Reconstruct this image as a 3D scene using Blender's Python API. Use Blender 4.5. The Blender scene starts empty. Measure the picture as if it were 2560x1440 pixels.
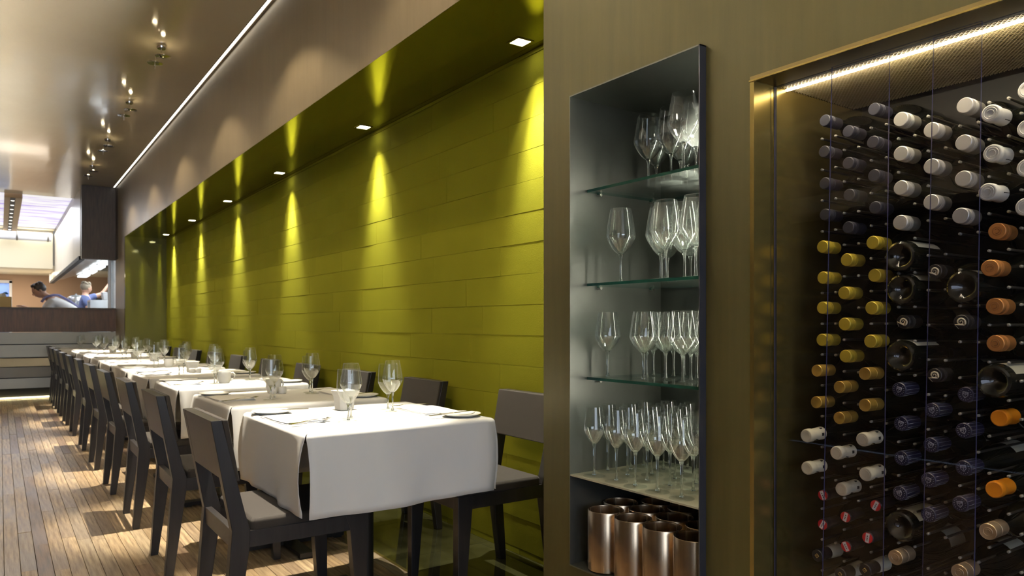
import bpy, math, random
from math import sin, cos, pi, radians, sqrt
from mathutils import Vector, Matrix
random.seed(7)
S = bpy.context.scene
COL = S.collection

# ------------------------------------------------------------------ camera, world, window light, exposure
H = 1.14                                   # eye height
YAW = math.atan2(1280, 1831.0)             # the room runs along +Y, the long wall stands on the right (+X)
cam_d = bpy.data.cameras.new('camera')
cam = bpy.data.objects.new('camera', cam_d); COL.objects.link(cam)
cam.location = (0, 0, H); cam.rotation_euler = (pi/2, 0, -YAW)
cam_d.sensor_width = 36; cam_d.lens = 36*1831/2560; cam_d.shift_y = 92/2560
cam_d.clip_start = .05; cam_d.clip_end = 100
cam_d.dof.use_dof = True; cam_d.dof.focus_distance = 2.05; cam_d.dof.aperture_fstop = 7.0
S.camera = cam
W = bpy.data.worlds.new('world'); S.world = W; W.use_nodes = True
W.node_tree.nodes['Background'].inputs[0].default_value = (.62, .75, 1, 1)
W.node_tree.nodes['Background'].inputs[1].default_value = .6
S.view_settings.view_transform = 'Standard'; S.view_settings.look = 'None'
S.view_settings.exposure = 0.0; S.view_settings.gamma = 1; S.view_settings.use_curve_mapping = False
cy = S.cycles
cy.max_bounces = 6; cy.diffuse_bounces = 3; cy.glossy_bounces = 3; cy.transmission_bounces = 6
cy.transparent_max_bounces = 64; cy.caustics_reflective = False; cy.caustics_refractive = False
cy.use_light_tree = False; cy.sample_clamp_indirect = 12; cy.blur_glossy = .5

def area(name, loc, rot, sx, sy, power, color, parent=None, spread=None):
    d = bpy.data.lights.new(name, 'AREA'); d.shape = 'RECTANGLE'; d.size = sx; d.size_y = sy
    d.energy = power; d.color = color
    if spread: d.spread = spread
    o = bpy.data.objects.new(name, d); COL.objects.link(o); o.location = loc; o.rotation_euler = rot; o.parent = parent
    return o
def spot(name, loc, aim, power, color, half, blend, r, parent=None):
    d = bpy.data.lights.new(name, 'SPOT'); d.energy = power; d.color = color
    d.spot_size = 2*radians(half); d.spot_blend = blend; d.shadow_soft_size = r
    o = bpy.data.objects.new(name, d); COL.objects.link(o); o.location = loc; o.parent = parent
    o.rotation_euler = Vector(aim).to_track_quat('-Z', 'Y').to_euler()
    return o
WARM = (1, .80, .52); WARM2 = (1, .86, .62); COOL = (.72, .84, 1)
# daylight entering by the street windows behind the camera
area('daylight_window', (-.5, -4.05, 1.75), (radians(90), 0, 0), 4.2, 2.5, 135, COOL)

# ------------------------------------------------------------------ helpers
class MB:
    def __init__(s): s.v = []; s.f = []; s.m = []; s.sm = []
    def quad(s, pts, mi=0, smooth=False):
        n = len(s.v); s.v += [tuple(p) for p in pts]; s.f.append(tuple(range(n, n+len(pts)))); s.m.append(mi); s.sm.append(smooth)
    def box(s, a, b, mi=0, M=None):
        x0, y0, z0 = a; x1, y1, z1 = b
        P = [(x0,y0,z0),(x1,y0,z0),(x1,y1,z0),(x0,y1,z0),(x0,y0,z1),(x1,y0,z1),(x1,y1,z1),(x0,y1,z1)]
        s.hexa(P, mi, M)
    def hexa(s, P, mi=0, M=None):
        if M is not None: P = [tuple(M @ Vector(p)) for p in P]
        n = len(s.v); s.v += P
        for f in ((0,3,2,1),(4,5,6,7),(0,1,5,4),(1,2,6,5),(2,3,7,6),(3,0,4,7)):
            s.f.append(tuple(n+i for i in f)); s.m.append(mi); s.sm.append(False)
    def bevel_box(s, a, b, r, mi=0):
        # box with all long edges chamfered (8-gon sections stacked)
        x0,y0,z0 = a; x1,y1,z1 = b
        def ring(z, i):
            return [(x0+r+i,y0+i,z),(x1-r-i,y0+i,z),(x1-i,y0+r+i,z),(x1-i,y1-r-i,z),(x1-r-i,y1-i,z),(x0+r+i,y1-i,z),(x0+i,y1-r-i,z),(x0+i,y0+r+i,z)]
        R = [ring(z0, r*.8), ring(z0+r, 0), ring(z1-r, 0), ring(z1, r*.8)]
        s.loft(R, mi, True, False)
    def loft(s, rings, mi=0, cap=True, smooth=True, closed=True):
        n0 = len(s.v); k = len(rings[0])
        for r in rings: s.v += [tuple(p) for p in r]
        for i in range(len(rings)-1):
            for j in range(k if closed else k-1):
                a = n0+i*k+j; b = n0+i*k+(j+1) % k
                s.f.append((a, b, b+k, a+k)); s.m.append(mi); s.sm.append(smooth)
        if cap:
            s.f.append(tuple(n0+j for j in reversed(range(k)))); s.m.append(mi); s.sm.append(False)
            e = n0+(len(rings)-1)*k
            s.f.append(tuple(e+j for j in range(k))); s.m.append(mi); s.sm.append(False)
    def lathe(s, prof, n=24, mi=0, c=(0,0,0), axis='Z', cap=False, smooth=True, mis=None):
        rings = []
        for r, z in prof:
            ring = []
            for j in range(n):
                a = 2*pi*j/n
                p = (r*cos(a), r*sin(a), z)
                if axis == 'X': p = (z, r*cos(a), r*sin(a))
                if axis == 'Y': p = (r*sin(a), z, r*cos(a))
                ring.append((p[0]+c[0], p[1]+c[1], p[2]+c[2]))
            rings.append(ring)
        if mis is None and smooth:
            # split the surface where the profile turns sharply, so grooves and rims stay crisp
            cuts = [0]
            for i in range(1, len(prof)-1):
                a = Vector((prof[i][0]-prof[i-1][0], prof[i][1]-prof[i-1][1])); b = Vector((prof[i+1][0]-prof[i][0], prof[i+1][1]-prof[i][1]))
                if a.length > 1e-7 and b.length > 1e-7 and a.angle(b) > .62: cuts.append(i)
            cuts.append(len(prof)-1)
            for a, b in zip(cuts, cuts[1:]): s.loft(rings[a:b+1], mi, False, True)
            if cap:
                s.quad(rings[0][::-1], mi); s.quad(rings[-1], mi)
        elif mis is None: s.loft(rings, mi, cap, smooth)
        else:
            for i in range(len(rings)-1): s.loft(rings[i:i+2], mis[i], False, smooth)
    def prism(s, poly, axis, a, b, mi=0):
        # poly in the two other axes, extruded along axis from a to b
        def P(u, v, w):
            return {'X': (w, u, v), 'Y': (u, w, v), 'Z': (u, v, w)}[axis]
        n = len(poly)
        s.loft([[P(u, v, a) for u, v in poly], [P(u, v, b) for u, v in poly]], mi, True, False)
    def tube(s, pts, r, n=8, mi=0, cap=True):
        pts = [Vector(p) for p in pts]; rings = []
        rr = r if isinstance(r, (list, tuple)) else [r]*len(pts)
        up = Vector((0, 0, 1))
        for i, p in enumerate(pts):
            t = (pts[min(i+1, len(pts)-1)] - pts[max(i-1, 0)]).normalized()
            q = up if abs(t.dot(up)) < .95 else Vector((1, 0, 0))
            a = t.cross(q).normalized(); b = a.cross(t)
            rings.append([tuple(p + rr[i]*(cos(2*pi*j/n)*a + sin(2*pi*j/n)*b)) for j in range(n)])
        s.loft(rings, mi, cap, True)
    def mesh(s, name, mats):
        me = bpy.data.meshes.new(name); me.from_pydata(s.v, [], s.f)
        for m in (mats if isinstance(mats, (list, tuple)) else [mats]): me.materials.append(m)
        me.polygons.foreach_set('material_index', s.m); me.polygons.foreach_set('use_smooth', s.sm)
        me.update(); return me
    def build(s, name, mats, parent=None, loc=None):
        return ob(name, s.mesh(name, mats), parent, loc)
def ob(name, me, parent=None, loc=None, rot=None):
    o = bpy.data.objects.new(name, me); COL.objects.link(o); o.parent = parent
    if loc is not None: o.location = loc
    if rot is not None: o.rotation_euler = rot
    return o
def tag(o, label, cat, group=None):
    o['label'] = label; o['category'] = cat
    if group: o['group'] = group
    return o
def thing(name, label, cat, loc=(0,0,0), rz=0, group=None):
    o = ob(name, None, None, loc, (0, 0, rz)); o.empty_display_size = .05
    return tag(o, label, cat, group)
def struct(o): o['kind'] = 'structure'; return o
def copy_tree(o, parent=None):
    c = o.copy(); COL.objects.link(c); c.parent = parent
    for ch in o.children: copy_tree(ch, c)
    return c
def bevel(o, w=.003, seg=2):
    m = o.modifiers.new('bevel', 'BEVEL'); m.width = w; m.segments = seg; m.limit_method = 'ANGLE'; m.angle_limit = radians(35)
    return o
ORD = ['first','second','third','fourth','fifth','sixth','seventh','eighth','ninth','tenth','eleventh','twelfth','thirteenth','fourteenth','fifteenth','sixteenth']

# ------------------------------------------------------------------ materials
def mat(name, base=(.5,.5,.5), rough=.5, metal=0., spec=.5, coat=0., emit=None, es=0., sheen=0., trans=0., ior=1.5, alpha=1.):
    m = bpy.data.materials.new(name); m.use_nodes = True
    p = m.node_tree.nodes['Principled BSDF']
    p.inputs['Base Color'].default_value = (*base, 1); p.inputs['Roughness'].default_value = rough
    p.inputs['Metallic'].default_value = metal; p.inputs['Specular IOR Level'].default_value = spec
    p.inputs['Coat Weight'].default_value = coat; p.inputs['Sheen Weight'].default_value = sheen
    p.inputs['Transmission Weight'].default_value = trans; p.inputs['IOR'].default_value = ior
    p.inputs['Coat Roughness'].default_value = .05
    if emit: p.inputs['Emission Color'].default_value = (*emit, 1); p.inputs['Emission Strength'].default_value = es
    return m
def N(m, t, **kw):
    n = m.node_tree.nodes.new(t)
    for k, v in kw.items(): setattr(n, k, v)
    return n
def L(m, a, b): m.node_tree.links.new(a, b)
def P(m): return m.node_tree.nodes['Principled BSDF']
def noise(m, scale=(1,1,1), ns=5., detail=4, rough=.5, coord='Object'):
    tc = N(m, 'ShaderNodeTexCoord'); mp = N(m, 'ShaderNodeMapping'); mp.inputs['Scale'].default_value = scale
    nz = N(m, 'ShaderNodeTexNoise'); nz.inputs['Scale'].default_value = ns; nz.inputs['Detail'].default_value = detail; nz.inputs['Roughness'].default_value = rough
    L(m, tc.outputs[coord], mp.inputs[0]); L(m, mp.outputs[0], nz.inputs['Vector']); return nz
def ramp(m, fac, stops, sock):
    r = N(m, 'ShaderNodeValToRGB'); e = r.color_ramp.elements
    while len(e) < len(stops): e.new(.5)
    for i, (p, c) in enumerate(stops): e[i].position = p; e[i].color = (*c, 1)
    L(m, fac, r.inputs[0]); L(m, r.outputs[0], sock); return r
def bump(m, h, strength, dist=.01):
    b = N(m, 'ShaderNodeBump'); b.inputs['Strength'].default_value = strength; b.inputs['Distance'].default_value = dist
    L(m, h, b.inputs['Height']); L(m, b.outputs[0], P(m).inputs['Normal']); return b
def rrange(m, fac, a, b):
    r = N(m, 'ShaderNodeMapRange'); r.inputs['To Min'].default_value = a; r.inputs['To Max'].default_value = b
    L(m, fac, r.inputs[0]); L(m, r.outputs[0], P(m).inputs['Roughness'])

def m_plank():
    m = mat('reclaimed_floorboard', rough=.42, spec=.5)
    oi = N(m, 'ShaderNodeObjectInfo')
    g = noise(m, (42, 2.2, 1), 1.6, 6, .62)
    off = N(m, 'ShaderNodeVectorMath', operation='SCALE')
    big = noise(m, (3, .9, 1), 1.7, 3)
    r = N(m, 'ShaderNodeValToRGB'); e = r.color_ramp.elements
    cols = [(0,(.28,.20,.12)),(.22,(.34,.25,.155)),(.45,(.39,.295,.19)),(.65,(.29,.235,.17)),(.80,(.23,.16,.105)),(.93,(.13,.075,.045)),(1,(.38,.28,.17))]
    while len(e) < len(cols): e.new(.5)
    for i, (p, c) in enumerate(cols): e[i].position = p; e[i].color = (*c, 1)
    L(m, oi.outputs['Random'], r.inputs[0])
    mx = N(m, 'ShaderNodeMix', data_type='RGBA', blend_type='MULTIPLY'); mx.inputs[0].default_value = 1
    gr = N(m, 'ShaderNodeValToRGB'); gr.color_ramp.elements[0].color = (.42,.36,.30,1); gr.color_ramp.elements[1].color = (1.15,1.15,1.12,1)
    gr.color_ramp.elements[0].position = .32; gr.color_ramp.elements[1].position = .6
    L(m, g.outputs['Fac'], gr.inputs[0]); L(m, r.outputs[0], mx.inputs[6]); L(m, gr.outputs[0], mx.inputs[7])
    mx2 = N(m, 'ShaderNodeMix', data_type='RGBA', blend_type='MULTIPLY'); mx2.inputs[0].default_value = .8
    br = N(m, 'ShaderNodeValToRGB'); br.color_ramp.elements[0].color = (.55,.55,.58,1); br.color_ramp.elements[1].color = (1.1,1.08,1.02,1)
    br.color_ramp.elements[0].position = .35; br.color_ramp.elements[1].position = .58
    L(m, big.outputs['Fac'], br.inputs[0]); L(m, mx.outputs[2], mx2.inputs[6]); L(m, br.outputs[0], mx2.inputs[7])
    L(m, mx2.outputs[2], P(m).inputs['Base Color'])
    rrange(m, big.outputs['Fac'], .22, .62); bump(m, g.outputs['Fac'], .25, .004)
    return m
M_PLANK = m_plank()
M_GAP = mat('floor_gap_dirt', (.035, .024, .012), .9)
def m_green():
    m = mat('olive_felt', (.30, .27, .012), .9, spec=.04)
    a = noise(m, (1,1,1), 260, 3); b = noise(m, (1,1,1), 1.6, 2)
    ramp(m, b.outputs['Fac'], [(.3,(.160,.160,.011)),(.7,(.192,.192,.0145))], P(m).inputs['Base Color'])
    bump(m, a.outputs['Fac'], .3, .003); return m
M_GREEN = m_green()
M_GREEN_GAP = mat('felt_joint_backing', (.12, .11, .01), .9)  # darker olive behind the felt slabs, showing in the joints
M_SOFFIT = mat('olive_lacquer_mirror', (.34, .33, .04), .07, metal=.85, spec=.6)
nz = noise(M_SOFFIT, (1,1,1), 3, 2); bump(M_SOFFIT, nz.outputs['Fac'], .02, .01)
M_ENDWALL = mat('grey_green_back_painted_glass', (.20, .205, .085), .07, metal=.45, spec=.8)
M_AFLOOR = mat('black_olive_polished_tile', (.03, .03, .012), .06, spec=.9, coat=.6)
nz = noise(M_AFLOOR, (1,1,1), 7, 5); ramp(M_AFLOOR, nz.outputs['Fac'], [(.35,(.022,.022,.009)),(.7,(.05,.05,.022))], P(M_AFLOOR).inputs['Base Color'])
def m_patina(name, c0, c1, metal, r0, r1, sc=(1,14,.9)):
    m = mat(name, c0, .4, metal)
    a = noise(m, sc, 2.2, 6, .6); b = noise(m, (1,1,1), 1.3, 4)
    mx = N(m, 'ShaderNodeMix', data_type='RGBA'); mx.inputs[6].default_value = (*c0, 1); mx.inputs[7].default_value = (*c1, 1)
    ad = N(m, 'ShaderNodeMath', operation='MULTIPLY_ADD'); ad.inputs[1].default_value = .45
    sb = N(m, 'ShaderNodeMath', operation='MULTIPLY'); sb.inputs[1].default_value = .55
    L(m, b.outputs['Fac'], sb.inputs[0]); L(m, a.outputs['Fac'], ad.inputs[0]); L(m, sb.outputs[0], ad.inputs[2])
    mr = N(m, 'ShaderNodeMapRange'); mr.inputs[1].default_value = .36; mr.inputs[2].default_value = .66
    L(m, ad.outputs[0], mr.inputs[0]); L(m, mr.outputs[0], mx.inputs[0]); L(m, mx.outputs[2], P(m).inputs['Base Color'])
    rrange(m, a.outputs['Fac'], r0, r1); bump(m, a.outputs['Fac'], .05, .004)
    return m
M_WALL = m_patina('patinated_bronze_plaster', (.068, .061, .021), (.098, .086, .032), .5, .34, .52)
M_BULK = m_patina('brushed_bronze_sheet', (.27, .225, .155), (.36, .30, .21), .6, .34, .5, (1, 9, .8))
def m_ceil():
    m = mat('glossy_tan_lacquer', (.47, .40, .27), .13, spec=.7, coat=.35)
    a = noise(m, (4.5, 1.1, 1), 1.4, 3); b = noise(m, (1,1,1), .8, 2)
    bump(m, a.outputs['Fac'], .16, .03)
    ramp(m, b.outputs['Fac'], [(.3,(.56,.48,.345)),(.7,(.63,.55,.40))], P(m).inputs['Base Color'])
    return m
M_CEIL = m_ceil()
M_STEEL = m_patina('brushed_steel_liner', (.105, .108, .098), (.19, .195, .175), .8, .26, .42, (1, 1, 1))
M_STEEL_EDGE = mat('bluish_steel_edge', (.06, .065, .085), .35, .6)  # steel with a faint bluish tint
M_BRASS = m_patina('brushed_brass', (.46, .36, .12), (.56, .45, .17), .9, .2, .3, (1, 20, .6))
M_BRONZE = mat('dark_bronze_trim', (.22, .165, .07), .3, .85)
M_CHROME = mat('polished_chrome', (.8, .78, .74), .08, 1)
def m_cooler():
    m = mat('spun_copper_steel', (.62, .47, .32), .24, 1)
    a = noise(m, (1,1,.02), 60, 3); rrange(m, a.outputs['Fac'], .16, .34)
    ramp(m, a.outputs['Fac'], [(.3,(.50,.38,.26)),(.7,(.68,.53,.37))], P(m).inputs['Base Color'])
    P(m).inputs['Anisotropic'].default_value = .6; return m
M_COOLER = m_cooler()
def m_cloth():
    m = mat('white_linen', (.68, .675, .665), .85, spec=.2, sheen=.1)
    a = noise(m, (220, 220, 26), 1, 2, .5); bump(m, a.outputs['Fac'], .12, .002); return m
M_CLOTH = m_cloth()
M_NAPKIN = mat('white_napkin_linen', (.76, .755, .74), .85, spec=.2)
M_CERAMIC = mat('white_glazed_ceramic', (.84, .83, .80), .12, spec=.5)
M_SILVER = mat('cutlery_steel', (.75, .73, .68), .14, 1)
def m_wood(name, c0, c1, rough=.34):
    m = mat(name, c0, rough, spec=.45)
    a = noise(m, (30, 30, 2.5), 1.5, 5, .6); ramp(m, a.outputs['Fac'], [(.35, c0), (.7, c1)], P(m).inputs['Base Color'])
    bump(m, a.outputs['Fac'], .08, .002); return m
M_CHAIR = m_wood('ebonised_oak', (.013, .012, .013), (.023, .020, .020))
M_PAD = mat('taupe_fabric', (.031, .0265, .0235), .75, spec=.25, sheen=.03)
nz = noise(M_PAD, (1,1,1), 500, 2); bump(M_PAD, nz.outputs['Fac'], .2, .002)
M_IRON = mat('black_iron_base', (.02, .019, .018), .4, .4)
M_DARKWOOD = m_wood('dark_stained_panel', (.035, .025, .018), (.065, .045, .030), .4)
M_BARBAND = m_wood('reddish_dark_bar_front', (.045, .026, .017), (.085, .042, .024), .38)
M_SSTEEL = mat('satin_stainless', (.27, .255, .22), .28, .85)
nz = noise(M_SSTEEL, (.6, 1, 26), 2, 3); rrange(M_SSTEEL, nz.outputs['Fac'], .34, .5)
def emitter(name, c, s):
    m = mat(name, c, .5, emit=c, es=s); return m
M_LED = emitter('led_strip_light', (1, .90, .68), 8)
M_LEDC = emitter('ceiling_led_line', (1, .95, .84), 3)
M_LENS = emitter('downlight_lens', (1, .93, .78), 26)
M_SPOTL = emitter('beam_spotlight', (1, .95, .86), 3)
M_BULB = emitter('halogen_capsule', (1, .82, .5), 60)
for _m in (M_LENS, M_BULB, M_SPOTL): _m.cycles.emission_sampling = 'NONE'      # their light is carried by the lamps in each builder
M_BLACK = mat('matt_black', (.008, .008, .008), .6)
# glass
def m_thin(name, tint=(.97,.985,.975), f0=.06, f1=.85, power=3.5, rough=.02, body=.012, bodyc=(.9,.95,.9)):
    m = bpy.data.materials.new(name); m.use_nodes = True; nt = m.node_tree; nt.nodes.clear()
    out = nt.nodes.new('ShaderNodeOutputMaterial'); tr = nt.nodes.new('ShaderNodeBsdfTransparent'); gl = nt.nodes.new('ShaderNodeBsdfGlossy')
    fr = nt.nodes.new('ShaderNodeLayerWeight'); pw = nt.nodes.new('ShaderNodeMath'); pw.operation = 'POWER'; pw.inputs[1].default_value = power; mr = nt.nodes.new('ShaderNodeMapRange'); mr.inputs['To Min'].default_value = f0; mr.inputs['To Max'].default_value = f1; mx = nt.nodes.new('ShaderNodeMixShader'); df = nt.nodes.new('ShaderNodeBsdfTranslucent'); m2 = nt.nodes.new('ShaderNodeMixShader')
    tr.inputs[0].default_value = (*tint, 1); gl.inputs['Roughness'].default_value = rough; gl.inputs[0].default_value = (1,1,1,1)
    fr.inputs['Blend'].default_value = .5; df.inputs[0].default_value = (*bodyc, 1); m2.inputs[0].default_value = body
    L(m, fr.outputs['Facing'], pw.inputs[0]); L(m, pw.outputs[0], mr.inputs[0]); L(m, mr.outputs[0], mx.inputs[0]); L(m, tr.outputs[0], mx.inputs[1]); L(m, gl.outputs[0], mx.inputs[2])
    L(m, mx.outputs[0], m2.inputs[1]); L(m, df.outputs[0], m2.inputs[2]); L(m, m2.outputs[0], out.inputs[0]); return m
M_GLASS = m_thin('thin_crystal', f0=.07, f1=.9, power=3.2, body=.015)
M_GLASS_B = m_thin('thick_crystal', f0=.16, f1=1., power=1.9, rough=.05, body=.03)
M_FOOT = m_thin('glass_foot', (.99,.995,.99), f0=.03, f1=.35, power=4.5, body=.03)
M_PANE = m_thin('clear_acrylic_pane', (.965,.96,.975), f0=.028, f1=.7, power=4.5, rough=.015, body=.0012, bodyc=(.5,.45,.7))
M_SHELF = m_thin('shelf_glass', (.93,.97,.95), f0=.05, f1=.85, power=4, rough=.01, body=.01)
M_CRYSTAL = bpy.data.materials.new('solid_crystal'); M_CRYSTAL.use_nodes = True
_n = M_CRYSTAL.node_tree; _n.nodes.clear(); _o = _n.nodes.new('ShaderNodeOutputMaterial'); _g = _n.nodes.new('ShaderNodeBsdfGlass')
_g.inputs['IOR'].default_value = 1.5; _g.inputs[0].default_value = (.97,.985,.975,1); L(M_CRYSTAL, _g.outputs[0], _o.inputs[0])
M_GEDGE = mat('green_glass_edge', (.008, .05, .042), .12, spec=.6)
M_AEDGE = mat('violet_acrylic_edge', (.13, .12, .30), .2, spec=.6, emit=None)
M_BOTTLE = mat('dark_bottle_glass', (.006, .007, .005), .05, spec=.55)

# ------------------------------------------------------------------ room dimensions
XB, XW, ZS, ZC = 1.54, 2.12, 2.47, 3.365     # niche wall plane, alcove wall plane, alcove soffit, ceiling
YA0, YA1 = 2.012, 12.35                     # alcove runs from the end of the niche wall to its far end wall
YF = 13.45                                  # kitchen counter front
YB, XL = -4.0, -3.2                         # street wall behind the camera, opposite wall

# ---- floor boards
floor = MB(); floor.box((XL, YB, -.06), (XB, 15.2, -.006)); floor = struct(floor.build('floor', M_GAP))
PW = .0635
base_m = {}
def plank(x, y0, y1, stuff=None):
    z1 = random.uniform(-.0012, .0008); g = .0008
    if stuff is not None:
        stuff.box((x+g, y0+g, -.012), (x+PW-g, y1-g, z1)); return
    mb = MB(); mb.bevel_box((0, 0, -.012), (PW-2*g, y1-y0-2*g, 0), .0012)
    o = mb.build('plank', M_PLANK, floor, (x+g, y0+g, z1))
nx = int(XB/PW)
x = XB - PW; i = 0
others = MB(); count = 0
while x > XL:
    y = YB + random.uniform(-.9, 0) if x < -.07 else 1.55 + random.uniform(-1.2, 0)
    if x >= -.07:
        y0 = YB
        while y0 < y - .01:
            y1 = min(y, y0 + random.uniform(.7, 1.9)); plank(x, y0, y1, others); y0 = y1
    while y < 14.2:
        y1 = min(14.3, y + random.uniform(.75, 2.1))
        if x < -.07: plank(x, max(y, YB), y1, others)
        else: plank(x, y, y1); count += 1
        y = y1
    x -= PW
oo = others.build('planks_out_of_view', M_PLANK, floor); oo['kind'] = 'stuff'
# ---- alcove floor: polished dark tiles
af = MB(); af.box((XB, YA0, -.06), (XW+.05, YA1, -.004)); af = struct(af.build('floor_alcove', M_GAP))
y = YA0
while y < YA1 - .01:
    y1 = min(YA1, y+.61); mb = MB(); mb.box((0, 0, -.012), (XW-XB-.012, y1-y-.002, 0))
    mb.build('tile', M_AFLOOR, af, (XB+.012, y, 0)); y = y1
mb = MB(); mb.box((XB-.001, YA0, -.02), (XB+.012, YA1, .0015)); struct(mb.build('trim_1', M_BRASS))
# ---- felt-tiled alcove wall
wa = MB(); wa.box((XW+.002, YA0-.03, -.05), (XW+.12, YA1+.1, ZS+.1)); wa = struct(wa.build('wall_alcove', M_GREEN_GAP))
zt = 2.447; courses = [(2.449, ZS-.001)]
while zt > .02: courses.append((max(0, zt-.151), zt)); zt -= .151
tile_cache = {}
for k, (z0, z1) in enumerate(courses):
    y = YA0 - random.uniform(0, .7)
    while y < YA1:
        ln = random.choice((.71, .71, .74, .56)); y0 = max(y, YA0); y1 = min(YA1, y+ln)
        if y1 - y0 > .03:
            th = random.choice((.0, .0, .0004, .0008)); mb = MB(); g = .0007
            # the lower edge of a felt slab curls out a little
            cu = random.choice((.0, .0003, .0006, .0013))
            Pz = [(-.010-th-cu, 0, 0), (0, 0, 0), (0, y1-y0-2*g, 0), (-.010-th-cu*random.uniform(.3, 1), y1-y0-2*g, 0),
                  (-.010-th, 0, z1-z0-2*g), (0, 0, z1-z0-2*g), (0, y1-y0-2*g, z1-z0-2*g), (-.010-th, y1-y0-2*g, z1-z0-2*g)]
            mb.hexa(Pz); mb.build('felt_tile', M_GREEN, wa, (XW+.002, y0+g, z0+g))
        y += ln
# ---- alcove soffit, end wall, bulkhead
mb = MB(); mb.box((XB+.0016, YA0, ZS), (XW+.1, YA1+.1, ZS+.05)); struct(mb.build('ceiling_alcove', M_SOFFIT))
mb = MB(); mb.box((XB, YA1, 0), (XW+.1, YA1+.06, ZS)); struct(mb.build('wall_alcove_end', M_ENDWALL))
mb = MB(); mb.box((XB, YA0, ZS+.05), (XB+.03, YF, ZC)); mb.box((XB, YA0, ZS-.003), (XB+.0015, YF, ZS+.05)); mb.box((XB+.03, YA1+.06, 0), (XB+.06, YF, ZS)); mb.box((XB, YA1+.02, 0), (XB+.03, YF, ZS-.004))
struct(mb.build('wall_bulkhead', M_BULK))
# ---- ceiling and the walls out of the frame
mb = MB(); mb.box((XL, YB, ZC), (XB+.03, 15.0, ZC+.1)); struct(mb.build('ceiling', M_CEIL))
M_PLASTER = mat('warm_plaster', (.50, .43, .32), .7)
mb = MB(); mb.box((XL-.1, YB, 0), (XL, 23.5, 3.6)); struct(mb.build('wall_left', mat('dark_walnut_wall', (.085, .06, .04), .6)))
mb = MB()
mb.box((XL, YB-.15, 0), (-2.6, YB, ZC)); mb.box((1.6, YB-.15, 0), (2.3, YB, ZC)); mb.box((-2.6, YB-.15, 0), (1.6, YB, .45)); mb.box((-2.6, YB-.15, 3.05), (1.6, YB, ZC))
struct(mb.build('wall_back', M_PLASTER))
wn = MB()
for xx in (-2.6, -1.2, .2, 1.55): wn.box((xx, YB-.1, .45), (xx+.06, YB-.03, 3.05))
wn.box((-2.6, YB-.1, 2.3), (1.6, YB-.03, 2.35)); wn = struct(wn.build('window_1', M_BLACK))
# ---- niche wall: one skin with two openings
NY0, NY1, NZ0, NZ1 = 1.302, 1.843, .359, 1.883           # glass niche opening
CY0, CY1, CZ0, CZ1 = -.25, 1.149, .06, 1.748              # wine cabinet opening
def holed_wall(mb, x0, x1, ys, zs, holes):
    for i in range(len(ys)-1):
        for j in range(len(zs)-1):
            c = ((ys[i]+ys[i+1])/2, (zs[j]+zs[j+1])/2)
            if any(a < c[0] < b and p < c[1] < q for a, b, p, q in holes): continue
            mb.box((x0, ys[i], zs[j]), (x1, ys[i+1], zs[j+1]))
mb = MB()
holed_wall(mb, XB, XB+.03, [YB, CY0, CY1+.0125, NY0-.0005, NY1+.0005, YA0], sorted([0, NZ0-.0005, NZ1+.0005, CZ0, CZ1+.0125, ZC]), [(NY0-.0005, NY1+.0005, NZ0-.0005, NZ1+.0005), (CY0, CY1+.0125, CZ0, CZ1+.0125)])
mb.box((XB+.03, YA0-.03, 0), (XW+.1, YA0, ZS+.05)); mb.box((XB+.03, YB, 0), (XW+.4, YB+.02, ZC)); mb.box((XW+.1, YB, 0), (XW+.13, YA0, ZC))
struct(mb.build('wall_right', M_WALL))

# ------------------------------------------------------------------ ceiling line of light
cl = thing('ceiling_light_line', 'long white line of light where tan ceiling meets bronze bulkhead', 'light', (XB-.02, YA0, ZC))
mb = MB(); mb.box((-.020, -2, -.003), (.002, YF-YA0-.05, .0)); mb.build('diffuser', M_LEDC, cl)
mb = MB(); mb.box((-.0245, -2, -.006), (-.0205, YF-YA0-.05, .0)); mb.box((.0025, -2, -.008), (.0195, YF-YA0-.05, 0)); mb.build('channel', M_BULK, cl)

# added light strip, unseen on the opposite wall, to brighten the ceiling
cv = thing('added_ceiling_fill', 'added unseen light strip brightening the ceiling from the opposite wall', 'light', (XL, 0, 2.2))
mb = MB(); mb.box((0, -3.5, -.06), (.42, 13, -.04)); mb.box((.405, -3.5, -.04), (.42, 13, .10)); mb.build('added_ledge', M_PLASTER, cv)  # added ledge, its lip keeps the strip out of pane reflections
area('added_ceiling_wash', (.06, 4.75, -.03), (0, radians(-122), 0), .06, 16, 1500, (1, .955, .88), cv, radians(110))

# ------------------------------------------------------------------ square downlights in the soffit
DL = [2.80, 4.61, 6.42, 8.20, 9.98, 11.76]
def downlight(i, y):
    t = thing('downlight', f'{ORD[i]} small square downlight from the niche wall in the olive soffit', 'light', (2.005, y, ZS), 0, 'square downlights along the green wall')
    mb = MB(); a, b = .036, .047
    for q in ((-b,-b,b,-a),(-b,a,b,b),(-b,-a,-a,a),(a,-a,b,a)): mb.box((q[0], q[1], -.003), (q[2], q[3], .001))
    mb.build('trim', M_SOFFIT, t)
    mb = MB(); mb.box((-a, -a, -.0015), (a, a, .0005)); mb.build('lens', M_LENS, t)
    spot('wall_washer', (0, 0, -.006), (.03, -.03, -1), 45, (1, .90, .62), 36, .7, .012, t)
    spot('wall_washer_core', (0, 0, -.006), (.035, -.03, -1), 340, (1, .94, .76), 23, 1, .012, t)
for i, y in enumerate(DL): downlight(i, y)

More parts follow.
